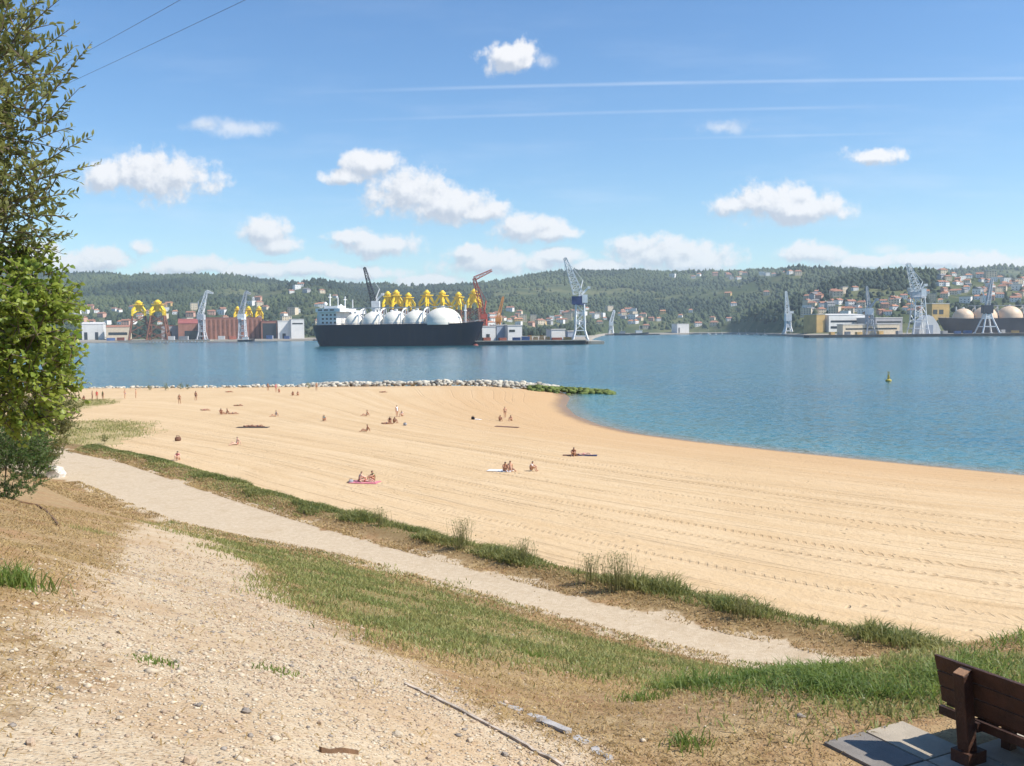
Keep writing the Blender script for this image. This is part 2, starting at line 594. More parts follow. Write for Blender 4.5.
ROWS = np.concatenate([np.linspace(-25, 2.9, 16), axis(3.0, 290, 430, 2.1)])
US = np.linspace(-1.5, 1.5, 600)
gy, gu = np.meshgrid(ROWS, US, indexing='ij')
gx = gu * (np.maximum(gy, -8) + 12.0)
X, Y = gx.ravel(), gy.ravel()
Z, dp, sea, along, dsh, tw = H(X, Y, True)
wob = (fbm(X * .8, Y * .8, 5) - .5)
wob2 = (fbm(X * 3.1, Y * 3.1, 6) - .5)
A = {}
A['a_path'] = sstep(-(dp + wob * 1.4 + wob2 * .5), -0.35, 0.35)
seapos = np.where(sea > 0, np.maximum(dp, 0), 0)
A['a_sand'] = sstep(seapos + wob * 2.2, 2.3, 4.2)
A['a_gravel'] = sstep(-(sdf(X, Y, GRAVEL) + wob * 1.6), -0.9, 0.5)
A['a_green'] = sstep(-(sdf(X, Y, GREEN) + wob * 1.3), -0.5, 0.6)
dn = np.maximum(sstep(-(sdf(X, Y, DUNE1) + wob * 8), -2, 3), sstep(-(sdf(X, Y, DUNE2) + wob * 8), -2, 3))
A['a_dune'] = dn
A['a_strip'] = np.where(sea > 0, sstep(np.maximum(dp, 0), 0.1, 0.9), 0)
A['a_shore'] = dsh
ratio = np.clip(seapos / (seapos + np.maximum(dsh, 0.01)), 0, 1)
A['a_line'] = seapos * (1 - ratio) + (75 - np.maximum(dsh, 0)) * ratio
A['a_along'] = along
A['a_bank'] = seapos
nr, nc = gx.shape
idx = np.arange(nr * nc).reshape(nr, nc)
quads = np.stack([idx[:-1, :-1], idx[:-1, 1:], idx[1:, 1:], idx[1:, :-1]], -1).reshape(-1, 4)
qc = quads[:, 0]
zone = np.full(len(quads), 0)                       # 0 bank
zone[(A['a_gravel'][qc] > .5)] = 1
zone[(dp[qc] < 0.1)] = 2
zone[(A['a_sand'][qc] > .5) & (dsh[qc] > -1.5)] = 3
zone[(A['a_sand'][qc] > .5) & (dsh[qc] <= -1.5)] = 4


def ground_material():
    m = bpy.data.materials.new('ground_cover')
    m.use_nodes = True
    tr = m.node_tree; tr.nodes.clear()
    t = NT(tr)
    co = t.n('ShaderNodeTexCoord').outputs['Object']
    def A_(n):
        return t.n('ShaderNodeAttribute', attribute_name=n).outputs['Fac']
    fine = t.noise(co, 38, 6, 0.7)
    mid = t.noise(co, 5.5, 6, 0.65)
    big = t.noise(co, 0.7, 5, 0.6)
    pebble = t.n('ShaderNodeTexVoronoi', {'Scale': 34.0, 'Vector': co}, feature='F1')
    peb_c = pebble.outputs['Color']; peb_d = pebble.outputs['Distance']
    pv = t.n('ShaderNodeSeparateColor', {0: peb_c}).outputs[0]
    # dry grass / earth
    dry = t.mix(t.ss(mid, .3, .7), (0.25, 0.155, 0.070), (0.45, 0.32, 0.165))
    dry = t.mix(t.math('MULTIPLY', t.ss(fine, .45, .75), .5), dry, (0.50, 0.38, 0.21))
    dry = t.mix(t.math('MULTIPLY', t.ss(big, .40, .66), .45), dry, (0.33, 0.165, 0.075))
    # gravel
    grav = t.mix(t.ss(mid, .25, .75), (0.43, 0.31, 0.19), (0.56, 0.435, 0.285))
    grav = t.mix(t.math('MULTIPLY', t.ss(pv, .3, .9), .55), grav, (0.62, 0.51, 0.36))
    grav = t.mix(t.math('MULTIPLY', t.ss(big, .44, .66), .5), grav, (0.42, 0.265, 0.135))
    grav = t.mix(t.math('MULTIPLY', t.ss(fine, .60, .80), .4), grav, (0.22, 0.15, 0.09))
    mott = t.noise(co, 15, 5, .75)
    grav = t.mix(t.math('MULTIPLY', t.ss(mott, .54, .72), .45), grav, (0.30, 0.20, 0.12))
    grav = t.mix(t.math('MULTIPLY', t.ss(mott, .44, .28), .5), grav, (0.66, 0.55, 0.40))
    dry = t.mix(t.math('MULTIPLY', t.ss(mott, .50, .70), .5), dry, (0.17, 0.095, 0.04))
    # trodden pale path
    pth = t.mix(t.ss(mid, .3, .75), (0.50, 0.385, 0.255), (0.60, 0.485, 0.34))
    pth = t.mix(t.math('MULTIPLY', t.ss(big, .52, .72), .5), pth, (0.43, 0.31, 0.185))
    pth = t.mix(t.math('MULTIPLY', t.ss(mott, .52, .72), .4), pth, (0.40, 0.29, 0.18))
    # soil under the green
    grn = t.mix(t.ss(mid, .3, .7), (0.15, 0.14, 0.042), (0.25, 0.21, 0.08))
    # sand
    shore = A_('a_shore')
    lin, al = A_('a_line'), A_('a_along')
    cv = t.n('ShaderNodeCombineXYZ', {0: lin, 1: t.math('MULTIPLY', al, 0.028), 2: 0.0}).outputs[0]
    st1 = t.noise(cv, 0.55, 5, 0.62)
    st2 = t.noise(cv, 2.1, 4, 0.6)
    sand = t.mix(t.ss(st1, .3, .7), (0.55, 0.38, 0.205), (0.62, 0.455, 0.27))
    sand = t.mix(t.math('MULTIPLY', t.ss(big, .35, .7), .22), sand, (0.62, 0.47, 0.29))
    damp = t.math('ADD', shore, t.math('MULTIPLY', t.math('SUBTRACT', st1, .5), 10.0))
    sand = t.mix(t.math('MULTIPLY', t.ss(damp, 34, 6), .7), sand, (0.49, 0.30, 0.145))
    wet = t.ss(t.math('ADD', shore, t.math('MULTIPLY', t.math('SUBTRACT', big, .5), 2.5)), 3.4, 0.6)
    sand = t.mix(wet, sand, (0.27, 0.165, 0.085))
    # groomed furrows and tyre treads; groove shade is painted in as darker sand
    fur = t.ss(st2, .56, .66)
    tw_ = t.math('FRACT', t.math('MULTIPLY', lin, 0.118))
    tread_band = t.math('MULTIPLY', t.ss(tw_, .06, .085), t.ss(tw_, .16, .135))
    tread_band2 = t.math('MULTIPLY', t.ss(tw_, .40, .42), t.ss(tw_, .49, .465))
    tb = t.math('ADD', tread_band, tread_band2)
    lug = t.math('SINE', t.math('MULTIPLY_ADD', t.math('ABSOLUTE', t.math('SUBTRACT', tw_, .11)), 60.0, t.math('MULTIPLY', al, 14.0)))
    near = t.math('MULTIPLY', t.ss(A_('a_bank'), 40, 22), t.ss(A_('a_bank'), 3.5, 5))
    brk = t.ss(t.noise(cv, 0.23, 2, .5), .42, .58)
    tread = t.math('MULTIPLY', t.math('MULTIPLY', tb, t.ss(lug, .1, .5)), t.math('MULTIPLY', near, brk))
    edge = t.math('ADD', t.math('MULTIPLY', t.ss(t.math('ABSOLUTE', t.math('SUBTRACT', tw_, .175)), .012, .0), brk), t.math('MULTIPLY', t.ss(t.math('ABSOLUTE', t.math('SUBTRACT', tw_, .74)), .010, 0.0), .7))
    furrow = t.math('MULTIPLY', t.math('ADD', fur, t.math('MULTIPLY', edge, 1.4)), t.ss(shore, 2, 8))
    foot = t.noise(co, 1.1, 5, .7)
    tone = t.noise(t.vec('MULTIPLY', co, (1.0, .6, 1)).outputs[0], 0.09, 4, .6)
    sand = t.mix(t.math('MULTIPLY', t.ss(tone, .45, .70), .35), sand, (0.50, 0.34, 0.18))
    prints = t.n('ShaderNodeTexVoronoi', {'Scale': 1.5, 'Randomness': 1.0, 'Vector': t.vec('ADD', co, t.n('ShaderNodeTexNoise', {'Scale': .8, 'Vector': co}).outputs[1]).outputs[0]}, feature='F1').outputs['Distance']
    pit = t.math('MULTIPLY', t.ss(prints, .24, .06), t.ss(t.noise(co, .16, 3, .6), .40, .62))
    sand = t.mix(t.math('MULTIPLY', pit, .30), sand, (0.36, 0.23, 0.12))  # shade in the dents painted into the sand
    sand = t.mix(t.math('MULTIPLY', t.ss(foot, .50, .68), .22), sand, (0.44, 0.285, 0.145))
    sand = t.mix(t.math('MULTIPLY', tread, .45), sand, (0.30, 0.18, 0.09))  # shadow inside the tread marks, put into the colour
    sand = t.mix(t.math('MULTIPLY', furrow, .30), sand, (0.43, 0.29, 0.16))  # shadow along the furrows, put into the colour
    # zones with ragged, noisy borders
    def rag(a, lo=.35, hi=.65, k=.55):
        return t.ss(t.math('ADD', a, t.math('MULTIPLY', t.math('SUBTRACT', mid, .5), k)), lo, hi)
    c = t.mix(rag(A_('a_gravel'), .2, .8, .9), dry, grav)
    c = t.mix(t.math('MULTIPLY', rag(A_('a_green'), .25, .75, 1.1), .85), c, grn)
    c = t.mix(t.math('MULTIPLY', A_('a_strip'), .8), c, t.mix(mid, (0.25, 0.155, 0.07), (0.16, 0.13, 0.05)))
    c = t.mix(rag(A_('a_sand'), .35, .7, .5), c, sand)
    c = t.mix(t.math('MULTIPLY', rag(A_('a_dune'), .3, .8, .9), .75), c, t.mix(mid, (0.30, 0.25, 0.10), (0.42, 0.33, 0.16)))
    c = t.mix(rag(A_('a_path'), .35, .65, .6), c, pth)
    b = t.n('ShaderNodeBsdfPrincipled', {'Base Color': c, 'Roughness': t.math('MULTIPLY_ADD', wet, -.55, .95), 'Specular IOR Level': 0.2})
    isand = A_('a_sand')
    hgt = t.math('MULTIPLY', t.math('SUBTRACT', 1.0, isand), t.math('ADD', t.math('MULTIPLY', fine, .5), t.math('MULTIPLY', t.ss(peb_d, .5, 0.0), .5)))
    hs = t.math('MULTIPLY', isand, t.math('ADD', t.math('MULTIPLY', furrow, -1.6), t.math('ADD', t.math('ADD', t.math('MULTIPLY', pit, -2.4), t.math('MULTIPLY', tread, -2.6)), t.math('MULTIPLY', t.noise(co, 3.0, 5, .65), 3.2))))
    bump = t.n('ShaderNodeBump', {'Strength': 1.0, 'Distance': 0.022, 'Height': t.math('ADD', hgt, hs)})
    tr.links.new(bump.outputs[0], b.inputs['Normal'])
    tr.links.new(b.outputs[0], t.n('ShaderNodeOutputMaterial').inputs[0])
    return m


GROUND_MAT = ground_material()
V = np.stack([X, Y, Z], -1)
for zi, nm in enumerate(('bank_ground', 'gravel_track', 'path', 'sand_beach', 'seabed')):
    q = quads[zone == zi]
    if zi == 4:
        q = q[(dsh[q[:, 0]] > -40)]
    used, inv = np.unique(q, return_inverse=True)
    me = mesh_np(nm, V[used], inv.reshape(q.shape), [GROUND_MAT], True, {k: a[used] for k, a in A.items()})
    tag(link(nm, me), kind='structure')

# water: one sheet to the horizon


def water_material():
    m = bpy.data.materials.new('sea_water')
    m.use_nodes = True
    tr = m.node_tree; tr.nodes.clear()
    t = NT(tr)
    co = t.n('ShaderNodeTexCoord').outputs['Object']
    def nvec(scale, detail, sx, amp):
        nd = t.n('ShaderNodeTexNoise', {'Scale': scale, 'Detail': detail, 'Roughness': 0.6, 'Vector': t.vec('MULTIPLY', co, (sx, 1.0, 1.0)).outputs[0]})
        v = t.vec('SUBTRACT', nd.outputs[1], (0.5, 0.5, 0.5)).outputs[0]
        return t.vec('MULTIPLY', v, (amp, amp, 0.0)).outputs[0]
    patch = t.noise(t.vec('MULTIPLY', co, (0.25, 1.0, 1)).outputs[0], 0.012, 5, 0.6)
    depth = t.n('ShaderNodeAttribute', attribute_name='a_depth').outputs['Fac']
    deep = t.mix(t.ss(patch, .35, .68), (0.013, 0.082, 0.108), (0.026, 0.122, 0.142))
    shal = t.mix(t.ss(depth, 0.0, 4.0), (0.20, 0.175, 0.10), (0.055, 0.165, 0.165))
    c = t.mix(t.ss(depth, 2.0, 26.0), shal, deep)
    b = t.n('ShaderNodeBsdfPrincipled', {'Base Color': c, 'Roughness': 0.16, 'IOR': 1.33, 'Specular IOR Level': 0.5})
    nn = t.vec('ADD', nvec(2.2, 3.0, .55, .95), nvec(0.30, 3.0, .35, .22)).outputs[0]
    nn = t.n('ShaderNodeVectorMath', {0: nn, 'Scale': t.math('MULTIPLY_ADD', patch, 1.0, .45)}, operation='SCALE').outputs[0]
    nrm = t.vec('NORMALIZE', t.vec('ADD', nn, (0.0, 0.0, 1.0)).outputs[0]).outputs[0]
    tr.links.new(nrm, b.inputs['Normal'])
    tr.links.new(b.outputs[0], t.n('ShaderNodeOutputMaterial').inputs[0])
    return m


wy = np.concatenate([np.linspace(-60, 60, 20), np.linspace(64, 260, 80), axis(266, 9000, 60, 2.0)])
wu = np.linspace(-1.0, 1.0, 220)
yy, uu = np.meshgrid(wy, wu, indexing='ij')
xx = uu * (np.maximum(yy, 0) * 1.1 + 320)
WX, WY = xx.ravel(), yy.ravel()
wd = sdf(WX, WY, LAND)
nr, nc = xx.shape
idx = np.arange(nr * nc).reshape(nr, nc)
wq = np.stack([idx[:-1, :-1], idx[:-1, 1:], idx[1:, 1:], idx[1:, :-1]], -1).reshape(-1, 4)
wq = wq[(wd[wq].max(1) > -4)]
me = mesh_np('sea', np.stack([WX, WY, np.zeros_like(WX)], -1), wq, [water_material()], True, {'a_depth': wd})
tag(link('sea', me), kind='structure')

# ------------------------------------------------------------------ far shore: hills, woods, town
def elev(px, py):
    return (331 - 0.01 * (px - 512) - py) / F


def pl(px, pts):
    return np.interp(px, [p[0] for p in pts], [p[1] for p in pts])


SHORE_Y = [(-700, 1560), (318, 1490), (330, 905), (588, 905), (606, 2250), (690, 2250), (730, 2100), (770, 1650), (800, 1300), (812, 1190), (1800, 1150)]
RIDGES = [
    (4300, [(-800, 280), (-200, 276), (60, 272), (190, 271.5), (230, 274), (262, 278), (300, 280), (345, 282), (420, 284), (480, 281.5), (520, 274), (560, 270), (590, 269), (625, 267), (640, 268), (700, 270), (760, 268), (800, 266), (900, 270), (1000, 263.5), (1024, 265), (1400, 268), (1900, 275)]),
    (3300, [(-800, 330), (215, 315), (260, 288), (296, 278), (318, 276), (334, 279), (352, 286), (385, 296), (430, 310), (520, 320), (1900, 330)]),
    (3100, [(-800, 330), (430, 320), (520, 304), (600, 297), (660, 292), (720, 286), (770, 272), (792, 263.5), (815, 263), (850, 266), (900, 275), (1000, 300), (1900, 330)]),
    (2050, [(-800, 335), (700, 322), (740, 306), (780, 296), (815, 281), (835, 269), (865, 264), (890, 261), (905, 261), (925, 265), (945, 266), (960, 270), (1024, 273), (1300, 272), (1900, 280)]),
    (2900, [(-800, 335), (560, 330), (600, 322), (700, 305), (740, 300), (800, 310), (900, 335), (1900, 335)]),
]


def far_h(px, Yd):
    px = np.asarray(px, float); Yd = np.asarray(Yd, float)
    Ys = pl(px, SHORE_Y)
    z = np.full(px.shape, 3.0)
    for Yc, prof in RIDGES:
        py = pl(px, prof)
        zc = 12 + elev(px, py) * Yc - 3 - 16
        Yb = 1260 if Yc < 2200 else 1650 + 550 * sstep(px, 480, 600)
        k = np.clip((Yd - Yb) / (Yc - Yb), 0, None)
        up = np.where(k < 1, (np.clip(k, 0, 1) ** 1.15) * (1.0 - .0), 1 - 0.35 * (k - 1))
        z = np.maximum(z, 3 + np.maximum(zc, 0) * np.clip(up, 0, 1))
    z = 3 + (z - 3) * sstep(Yd - Ys, 20, 260)
    X_ = (px - 512) / F * Yd
    rise = sstep(z, 6, 60)
    z = z + rise * 26 * (fbm(X_ * .004, Yd * .004, 21, 4) - .55)
    return z


cols = np.arange(-560, 1600, 5.0)
rr = np.linspace(0, 1, 90) ** 1.25
FP, RR = np.meshgrid(cols, rr, indexing='ij')
FY = pl(FP, SHORE_Y); FY = FY + (5600 - FY) * RR
FZ = far_h(FP, FY)
FX = (FP - 512) / F * FY
# quay edge drops to the sea bed
nr, nc = FP.shape
V = np.stack([FX.ravel(), FY.ravel(), FZ.ravel()], -1)
edge = np.stack([FX[:, 0], FY[:, 0], np.full(nr, -3.0)], -1)
back = np.stack([FX[:, -1], FY[:, -1] + 40, np.full(nr, -3.0)], -1)
V = np.concatenate([V, edge, back])
idx = np.arange(nr * nc).reshape(nr, nc)
q = np.stack([idx[:-1, :-1], idx[1:, :-1], idx[1:, 1:], idx[:-1, 1:]], -1).reshape(-1, 4)
e0 = nr * nc + np.arange(nr); b0 = e0 + nr
qe = np.stack([e0[:-1], e0[1:], idx[1:, 0], idx[:-1, 0]], -1)
qb = np.stack([idx[:-1, -1], idx[1:, -1], b0[1:], b0[:-1]], -1)


def hill_material():
    m = bpy.data.materials.new('hill_ground')
    m.use_nodes = True
    tr = m.node_tree; tr.nodes.clear()
    t = NT(tr)
    co = t.n('ShaderNodeTexCoord').outputs['Object']
    n1 = t.noise(co, 0.006, 6, .6); n2 = t.noise(co, 0.03, 5, .6)
    z = t.n('ShaderNodeSeparateXYZ', {0: co}).outputs[2]
    c = t.mix(t.ss(n1, .4, .65), (0.055, 0.075, 0.030), (0.13, 0.135, 0.060))
    c = t.mix(t.math('MULTIPLY', t.ss(n2, .56, .70), .5), c, (0.20, 0.17, 0.095))
    c = t.mix(t.ss(z, 5.0, 3.4), c, t.mix(n2, (0.27, 0.235, 0.19), (0.36, 0.32, 0.27)))
    b = t.n('ShaderNodeBsdfPrincipled', {'Base Color': c, 'Roughness': .95, 'Specular IOR Level': .1})
    tr.links.new(b.outputs[0], t.n('ShaderNodeOutputMaterial').inputs[0])
    return m


tag(link('hills', mesh_np('hills', V, [np.concatenate([q, qe, qb])], [hill_material()], True)), kind='structure')


def fz(px, Yd):
    return float(far_h(np.array([px]), np.array([Yd]))[0])


def visible_py(px, Yd, z):
    return 331 - 0.01 * (px - 512) - (z - 12) / Yd * F


# town and hillside houses -- sample first so that the woods leave room for them
_hs = []


def sample_houses(n, pxr, pyr, Yr, ok=None):
    k = tries = 0
    while k < n and tries < n * 60:
        tries += 1
        px = random.uniform(*pxr); Yd = random.uniform(*Yr)
        z = fz(px, Yd)
        py = visible_py(px, Yd, z)
        if not (pyr[0] < py < pyr[1]) or z < 3.4:
            continue
        if ok and not ok(px, py):
            continue
        if any(abs(px - h[0]) < 2.6 and abs(py - h[3]) < 1.7 for h in _hs):
            continue
        _hs.append((px, Yd, z, py, _zone)); k += 1


_zone = 'in the town behind the left quay'
sample_houses(52, (78, 330), (301, 327), (1700, 3400), lambda x, y: y > 303 + 5 * math.sin(x * .07))
_zone = "on the slope above the gas carrier"
sample_houses(8, (250, 345), (286, 302), (2300, 3300))
_zone = 'in the town behind the pier'
sample_houses(52, (490, 640), (305, 326), (1500, 3300), lambda x, y: y > 309 + (x < 505) * 6)
_zone = 'on the far shore below the central woods'
sample_houses(12, (620, 720), (312, 329), (2350, 3000))
_zone = 'high on the wooded ridge at centre right'
sample_houses(22, (672, 812), (268, 284), (2500, 4200), lambda x, y: 272 < y < 282)
_zone = 'among trees by the slender crane'
sample_houses(6, (720, 800), (294, 322), (1900, 2900))
_zone = 'in the town behind the right quay'
sample_houses(62, (806, 945), (290, 318), (1350, 2000), lambda x, y: y > 292 + 2 * math.sin(x * .1))
_zone = 'on the built-up hillside at the far right'
sample_houses(70, (940, 1060), (266, 303), (1400, 2050))
print('houses', len(_hs))

HOUSE_WALL = [pmat('house_wall_white', (0.78, 0.76, 0.72), .8, .08, .4), pmat('house_wall_cream', (0.66, 0.55, 0.40), .8, .1, .4),
              pmat('house_wall_pink', (0.60, 0.36, 0.27), .8, .1, .4), pmat('house_wall_grey', (0.42, 0.42, 0.42), .8, .1, .4),
              pmat('house_wall_ochre', (0.58, 0.40, 0.16), .8, .1, .4)]
ROOF_TILE = pmat('roof_tile', (0.34, 0.155, 0.095), .85, .22, 1.2, .3)
ROOF_GREY = pmat('roof_slate', (0.20, 0.19, 0.19), .8, .2, 1.2, .3)
ROOF_ORANGE = pmat('roof_tile_orange', (0.43, 0.20, 0.11), .85, .2, 1.2, .3)
WIN_DARK = pmat('dark_glass', (0.03, 0.035, 0.045), .15, .2, 1.0, spec=.6)


def house_mesh(w, d, h, rh, wall, roof, nm, hip=False):
    b = MB()
    b.box(-w / 2, w / 2, -d / 2, d / 2, -3, h, 0)
    o = .5
    if rh > 0:
        x0, x1, y0, y1 = -w / 2 - o, w / 2 + o, -d / 2 - o, d / 2 + o
        ix = w * .25 if hip else 0
        vs = [(x0, y0, h + .01), (x1, y0, h + .01), (x1, y1, h + .01), (x0, y1, h + .01), (x0 + ix, 0, h + rh), (x1 - ix, 0, h + rh)]
        b.add(vs, [(0, 1, 5, 4), (2, 3, 4, 5), (1, 2, 5), (3, 0, 4), (3, 2, 1, 0)], 1)
        b.box(w * .2, w * .2 + .9, -.2, .7, h + rh * .4, h + rh + 1.0, 0)
    else:
        b.box(-w / 2 - .3, w / 2 + .3, -d / 2 - .3, d / 2 + .3, h + .01, h + .6, 1)
    nw = max(2, int(w / 3.2)); nf = max(1, int(h / 3))
    for f in range(nf):
        for i in range(nw):
            xx = -w / 2 + (i + .5) * w / nw
            b.box(xx - .55, xx + .55, -d / 2 - .04, -d / 2 + .2, f * 3 + 1.0, f * 3 + 2.3, 2)
    return b.mesh(nm, [wall, roof, WIN_DARK])


HOUSE_KINDS = [
    (house_mesh(11, 9, 6, 2.6, HOUSE_WALL[0], ROOF_TILE, 'house'), 'small white house with a red tiled roof', 5),
    (house_mesh(9, 8, 5, 2.4, HOUSE_WALL[0], ROOF_ORANGE, 'house', True), 'small white house with an orange hipped roof', 4),
    (house_mesh(12, 9, 6.5, 2.6, HOUSE_WALL[1], ROOF_TILE, 'house', True), 'cream house with a red hipped roof', 3),
    (house_mesh(10, 9, 7, 2.2, HOUSE_WALL[2], ROOF_TILE, 'house'), 'pink house with a red tiled roof', 2),
    (house_mesh(12, 10, 8.5, 0, HOUSE_WALL[0], HOUSE_WALL[3], 'house'), 'white flat-roofed house', 3),
    (house_mesh(13, 11, 12, 0, HOUSE_WALL[1], HOUSE_WALL[3], 'house'), 'cream flat-roofed block of several storeys', 1),
    (house_mesh(11, 9, 6, 2.4, HOUSE_WALL[3], ROOF_GREY, 'house'), 'grey house with a slate roof', 2),
    (house_mesh(11, 9, 6, 2.4, HOUSE_WALL[4], ROOF_ORANGE, 'house'), 'ochre house with an orange tiled roof', 1),
]
_w = [k[2] for k in HOUSE_KINDS]
for px, Yd, z, py, zn in _hs:
    me, lab, _ = random.choices(HOUSE_KINDS, _w)[0]
    o = link('house', me, None, ((px - 512) / F * Yd, Yd, z - .3))
    sc = random.uniform(.85, 1.25) * (0.75 + Yd / 5200)
    o.scale = (sc * random.uniform(.9, 1.25), sc, sc)
    o.rotation_euler = (0, 0, random.uniform(-.7, .7))
    tag(o, lab + ' ' + zn, 'house', 'houses of the town across the water')

# woods: tree crowns packed over the slopes
ico = [(0, 0, 1.15)] + [(math.cos(a) * .82, math.sin(a) * .82, .45) for a in np.arange(5) * 2 * math.pi / 5] + \
      [(math.cos(a) * .95, math.sin(a) * .95, -.35) for a in (np.arange(5) + .5) * 2 * math.pi / 5]
icf = [(0, 1 + i, 1 + (i + 1) % 5) for i in range(5)]
for i in range(5):
    icf += [(1 + i, 6 + i, 1 + (i + 1) % 5), (1 + (i + 1) % 5, 6 + i, 6 + (i + 1) % 5)]
ico = np.array(ico); icf = np.array(icf)


def scatter(base_v, base_f, pos, scl, rotz, jitter=0.0, rot=None, extra=None):
    n = len(pos); nv = len(base_v)
    v = np.broadcast_to(base_v, (n, nv, 3)).copy()
    if jitter:
        v *= 1 + jitter * (rng.random((n, nv, 1)) - .5) * 2
    v = v * scl[:, None, :]
    if rot is not None:
        v = np.einsum('nij,nkj->nki', rot, v)
    else:
        c, s = np.cos(rotz)[:, None], np.sin(rotz)[:, None]
        v = np.stack([v[..., 0] * c - v[..., 1] * s, v[..., 0] * s + v[..., 1] * c, v[..., 2]], -1)
    v += pos[:, None, :]
    f = (base_f[None] + (np.arange(n) * nv)[:, None, None]).reshape(-1, base_f.shape[1])
    return v.reshape(-1, 3), f


def woods():
    N = 320000
    px = rng.uniform(-160, 1180, N)
    Ys = pl(px, SHORE_Y)
    Yd = Ys + 130 + (4700 - Ys) * rng.random(N) ** 0.8
    z = far_h(px, Yd)
    py = visible_py(px, Yd, z)
    x = (px - 512) / F * Yd
    dens = np.clip(0.30 + 2.2 * (fbm(x * .0035, Yd * .0035, 40, 4) - .42), 0, 1)
    lim = pl(px, [(-200, 303), (300, 306), (480, 308), (600, 308), (650, 330), (800, 330), (815, 292), (945, 290), (950, 270), (1200, 272)])
    dens = np.where(py < lim, np.maximum(dens, .8), np.maximum(dens * .9, .3))
    keep = (rng.random(N) < dens) & (z > 4.5) & (py > 255)
    # clearings
    clr = fbm(x * .0042, Yd * .0042 * .6, 61, 4)
    keep &= ~((clr > .60) & (rng.random(N) < .9))
    keep &= ~((py > 283) & (py < 300) & (clr > .55) & (rng.random(N) < .6))
    keep &= ~((np.abs(px - 200) < 12) & (np.abs(py - 291) < 3) & (rng.random(N) < .85))
    keep &= ~((np.abs(px - 1000) < 55) & (py > 268) & (py < 303) & (rng.random(N) < .45))
    hx = np.array([h[0] for h in _hs]); hy = np.array([h[3] for h in _hs])
    keep[keep] &= ~((np.abs(px[keep][:, None] - hx) < 4.2) & (py[keep][:, None] - hy > -1.0) & (py[keep][:, None] - hy < 5.0)).any(1)
    px, Yd, z, x = px[keep], Yd[keep], z[keep], x[keep]
    # drop what lies behind the crest
    ahead = far_h(px, Yd - 60)
    m = (z - 12) / Yd > (ahead - 12) / (Yd - 60) - .004
    px, Yd, z, x = px[m], Yd[m], z[m], x[m]
    if len(px) > 72000:
        s = rng.choice(len(px), 72000, replace=False)
        px, Yd, z, x = px[s], Yd[s], z[s], x[s]
    n = len(px)
    r = rng.uniform(.4, 1.35, n) ** 1.4 * (2.2 + Yd / 1000)
    tall = rng.uniform(.8, 1.7, n)
    z = z + rng.uniform(-2.5, 3.5, n)
    v, f = scatter(ico, icf, np.stack([x, Yd, z + r * .35], -1), np.stack([r, r, r * tall], -1), rng.random(n) * 6.3, .28)
    tone = fbm(x * .0030, Yd * .0022, 51, 5) * 1.7 - .38 + rng.random(n) * .22
    rnd = np.repeat(np.clip((tone - .3) * 1.5, 0, 1), len(ico))
    me = mesh_np('far_wood', v, f, [leaf_mat('far_foliage', (0.017, 0.034, 0.019), (0.090, 0.115, 0.045), .1, .8)], False, {'rnd': rnd})
    tag(link('far_wood', me), 'dark green woods covering the hills across the water', 'woods', kind='stuff')
    print('wood crowns', n)


woods()

# ------------------------------------------------------------------ shipyard across the water
STEEL_WHITE = pmat('crane_white', (0.72, 0.72, 0.71), .6, .1, .3)
STEEL_GREY = pmat('crane_grey', (0.44, 0.45, 0.47), .6, .15, .3)
STEEL_BLUE = pmat('crane_blue', (0.045, 0.065, 0.16), .55, .2, .3)
STEEL_DARK = pmat('crane_dark', (0.05, 0.05, 0.06), .6, .2, .3)
STEEL_RED = pmat('crane_red', (0.42, 0.085, 0.055), .6, .2, .3)
STEEL_ORANGE = pmat('crane_orange', (0.60, 0.26, 0.07), .6, .2, .3)
YELLOW = pmat('jacket_yellow', (0.84, 0.58, 0.02), .5, .1, .3)
RUST = pmat('rusty_steel', (0.20, 0.085, 0.05), .8, .3, .3)
CONCRETE = pmat('quay_concrete', (0.36, 0.32, 0.26), .9, .2, .15, streak=.5)
QUAY_DARK = pmat('quay_dark', (0.075, 0.07, 0.065), .9, .3, .15)
HULL_BLACK = pmat('hull_black', (0.008, 0.010, 0.024), .45, .2, .06, streak=.25)
HULL_GREY = pmat('hull_dark_grey', (0.055, 0.05, 0.055), .55, .3, .05, streak=.5)
BOOT_RED = pmat('hull_red', (0.30, 0.075, 0.055), .6, .25, .1)
SHIP_WHITE = pmat('ship_white', (0.76, 0.75, 0.72), .5, .08, .1, streak=.25)
TANK_WHITE = pmat('tank_white', (0.80, 0.75, 0.64), .5, .05, .06, streak=.12)
TANK_BEIGE = pmat('tank_beige', (0.68, 0.50, 0.34), .55, .1, .06, streak=.3)
DECK = pmat('ship_deck', (0.22, 0.13, 0.09), .8, .2, .1)


def gx_(px, Yd):
    return (px - 512) / F * Yd


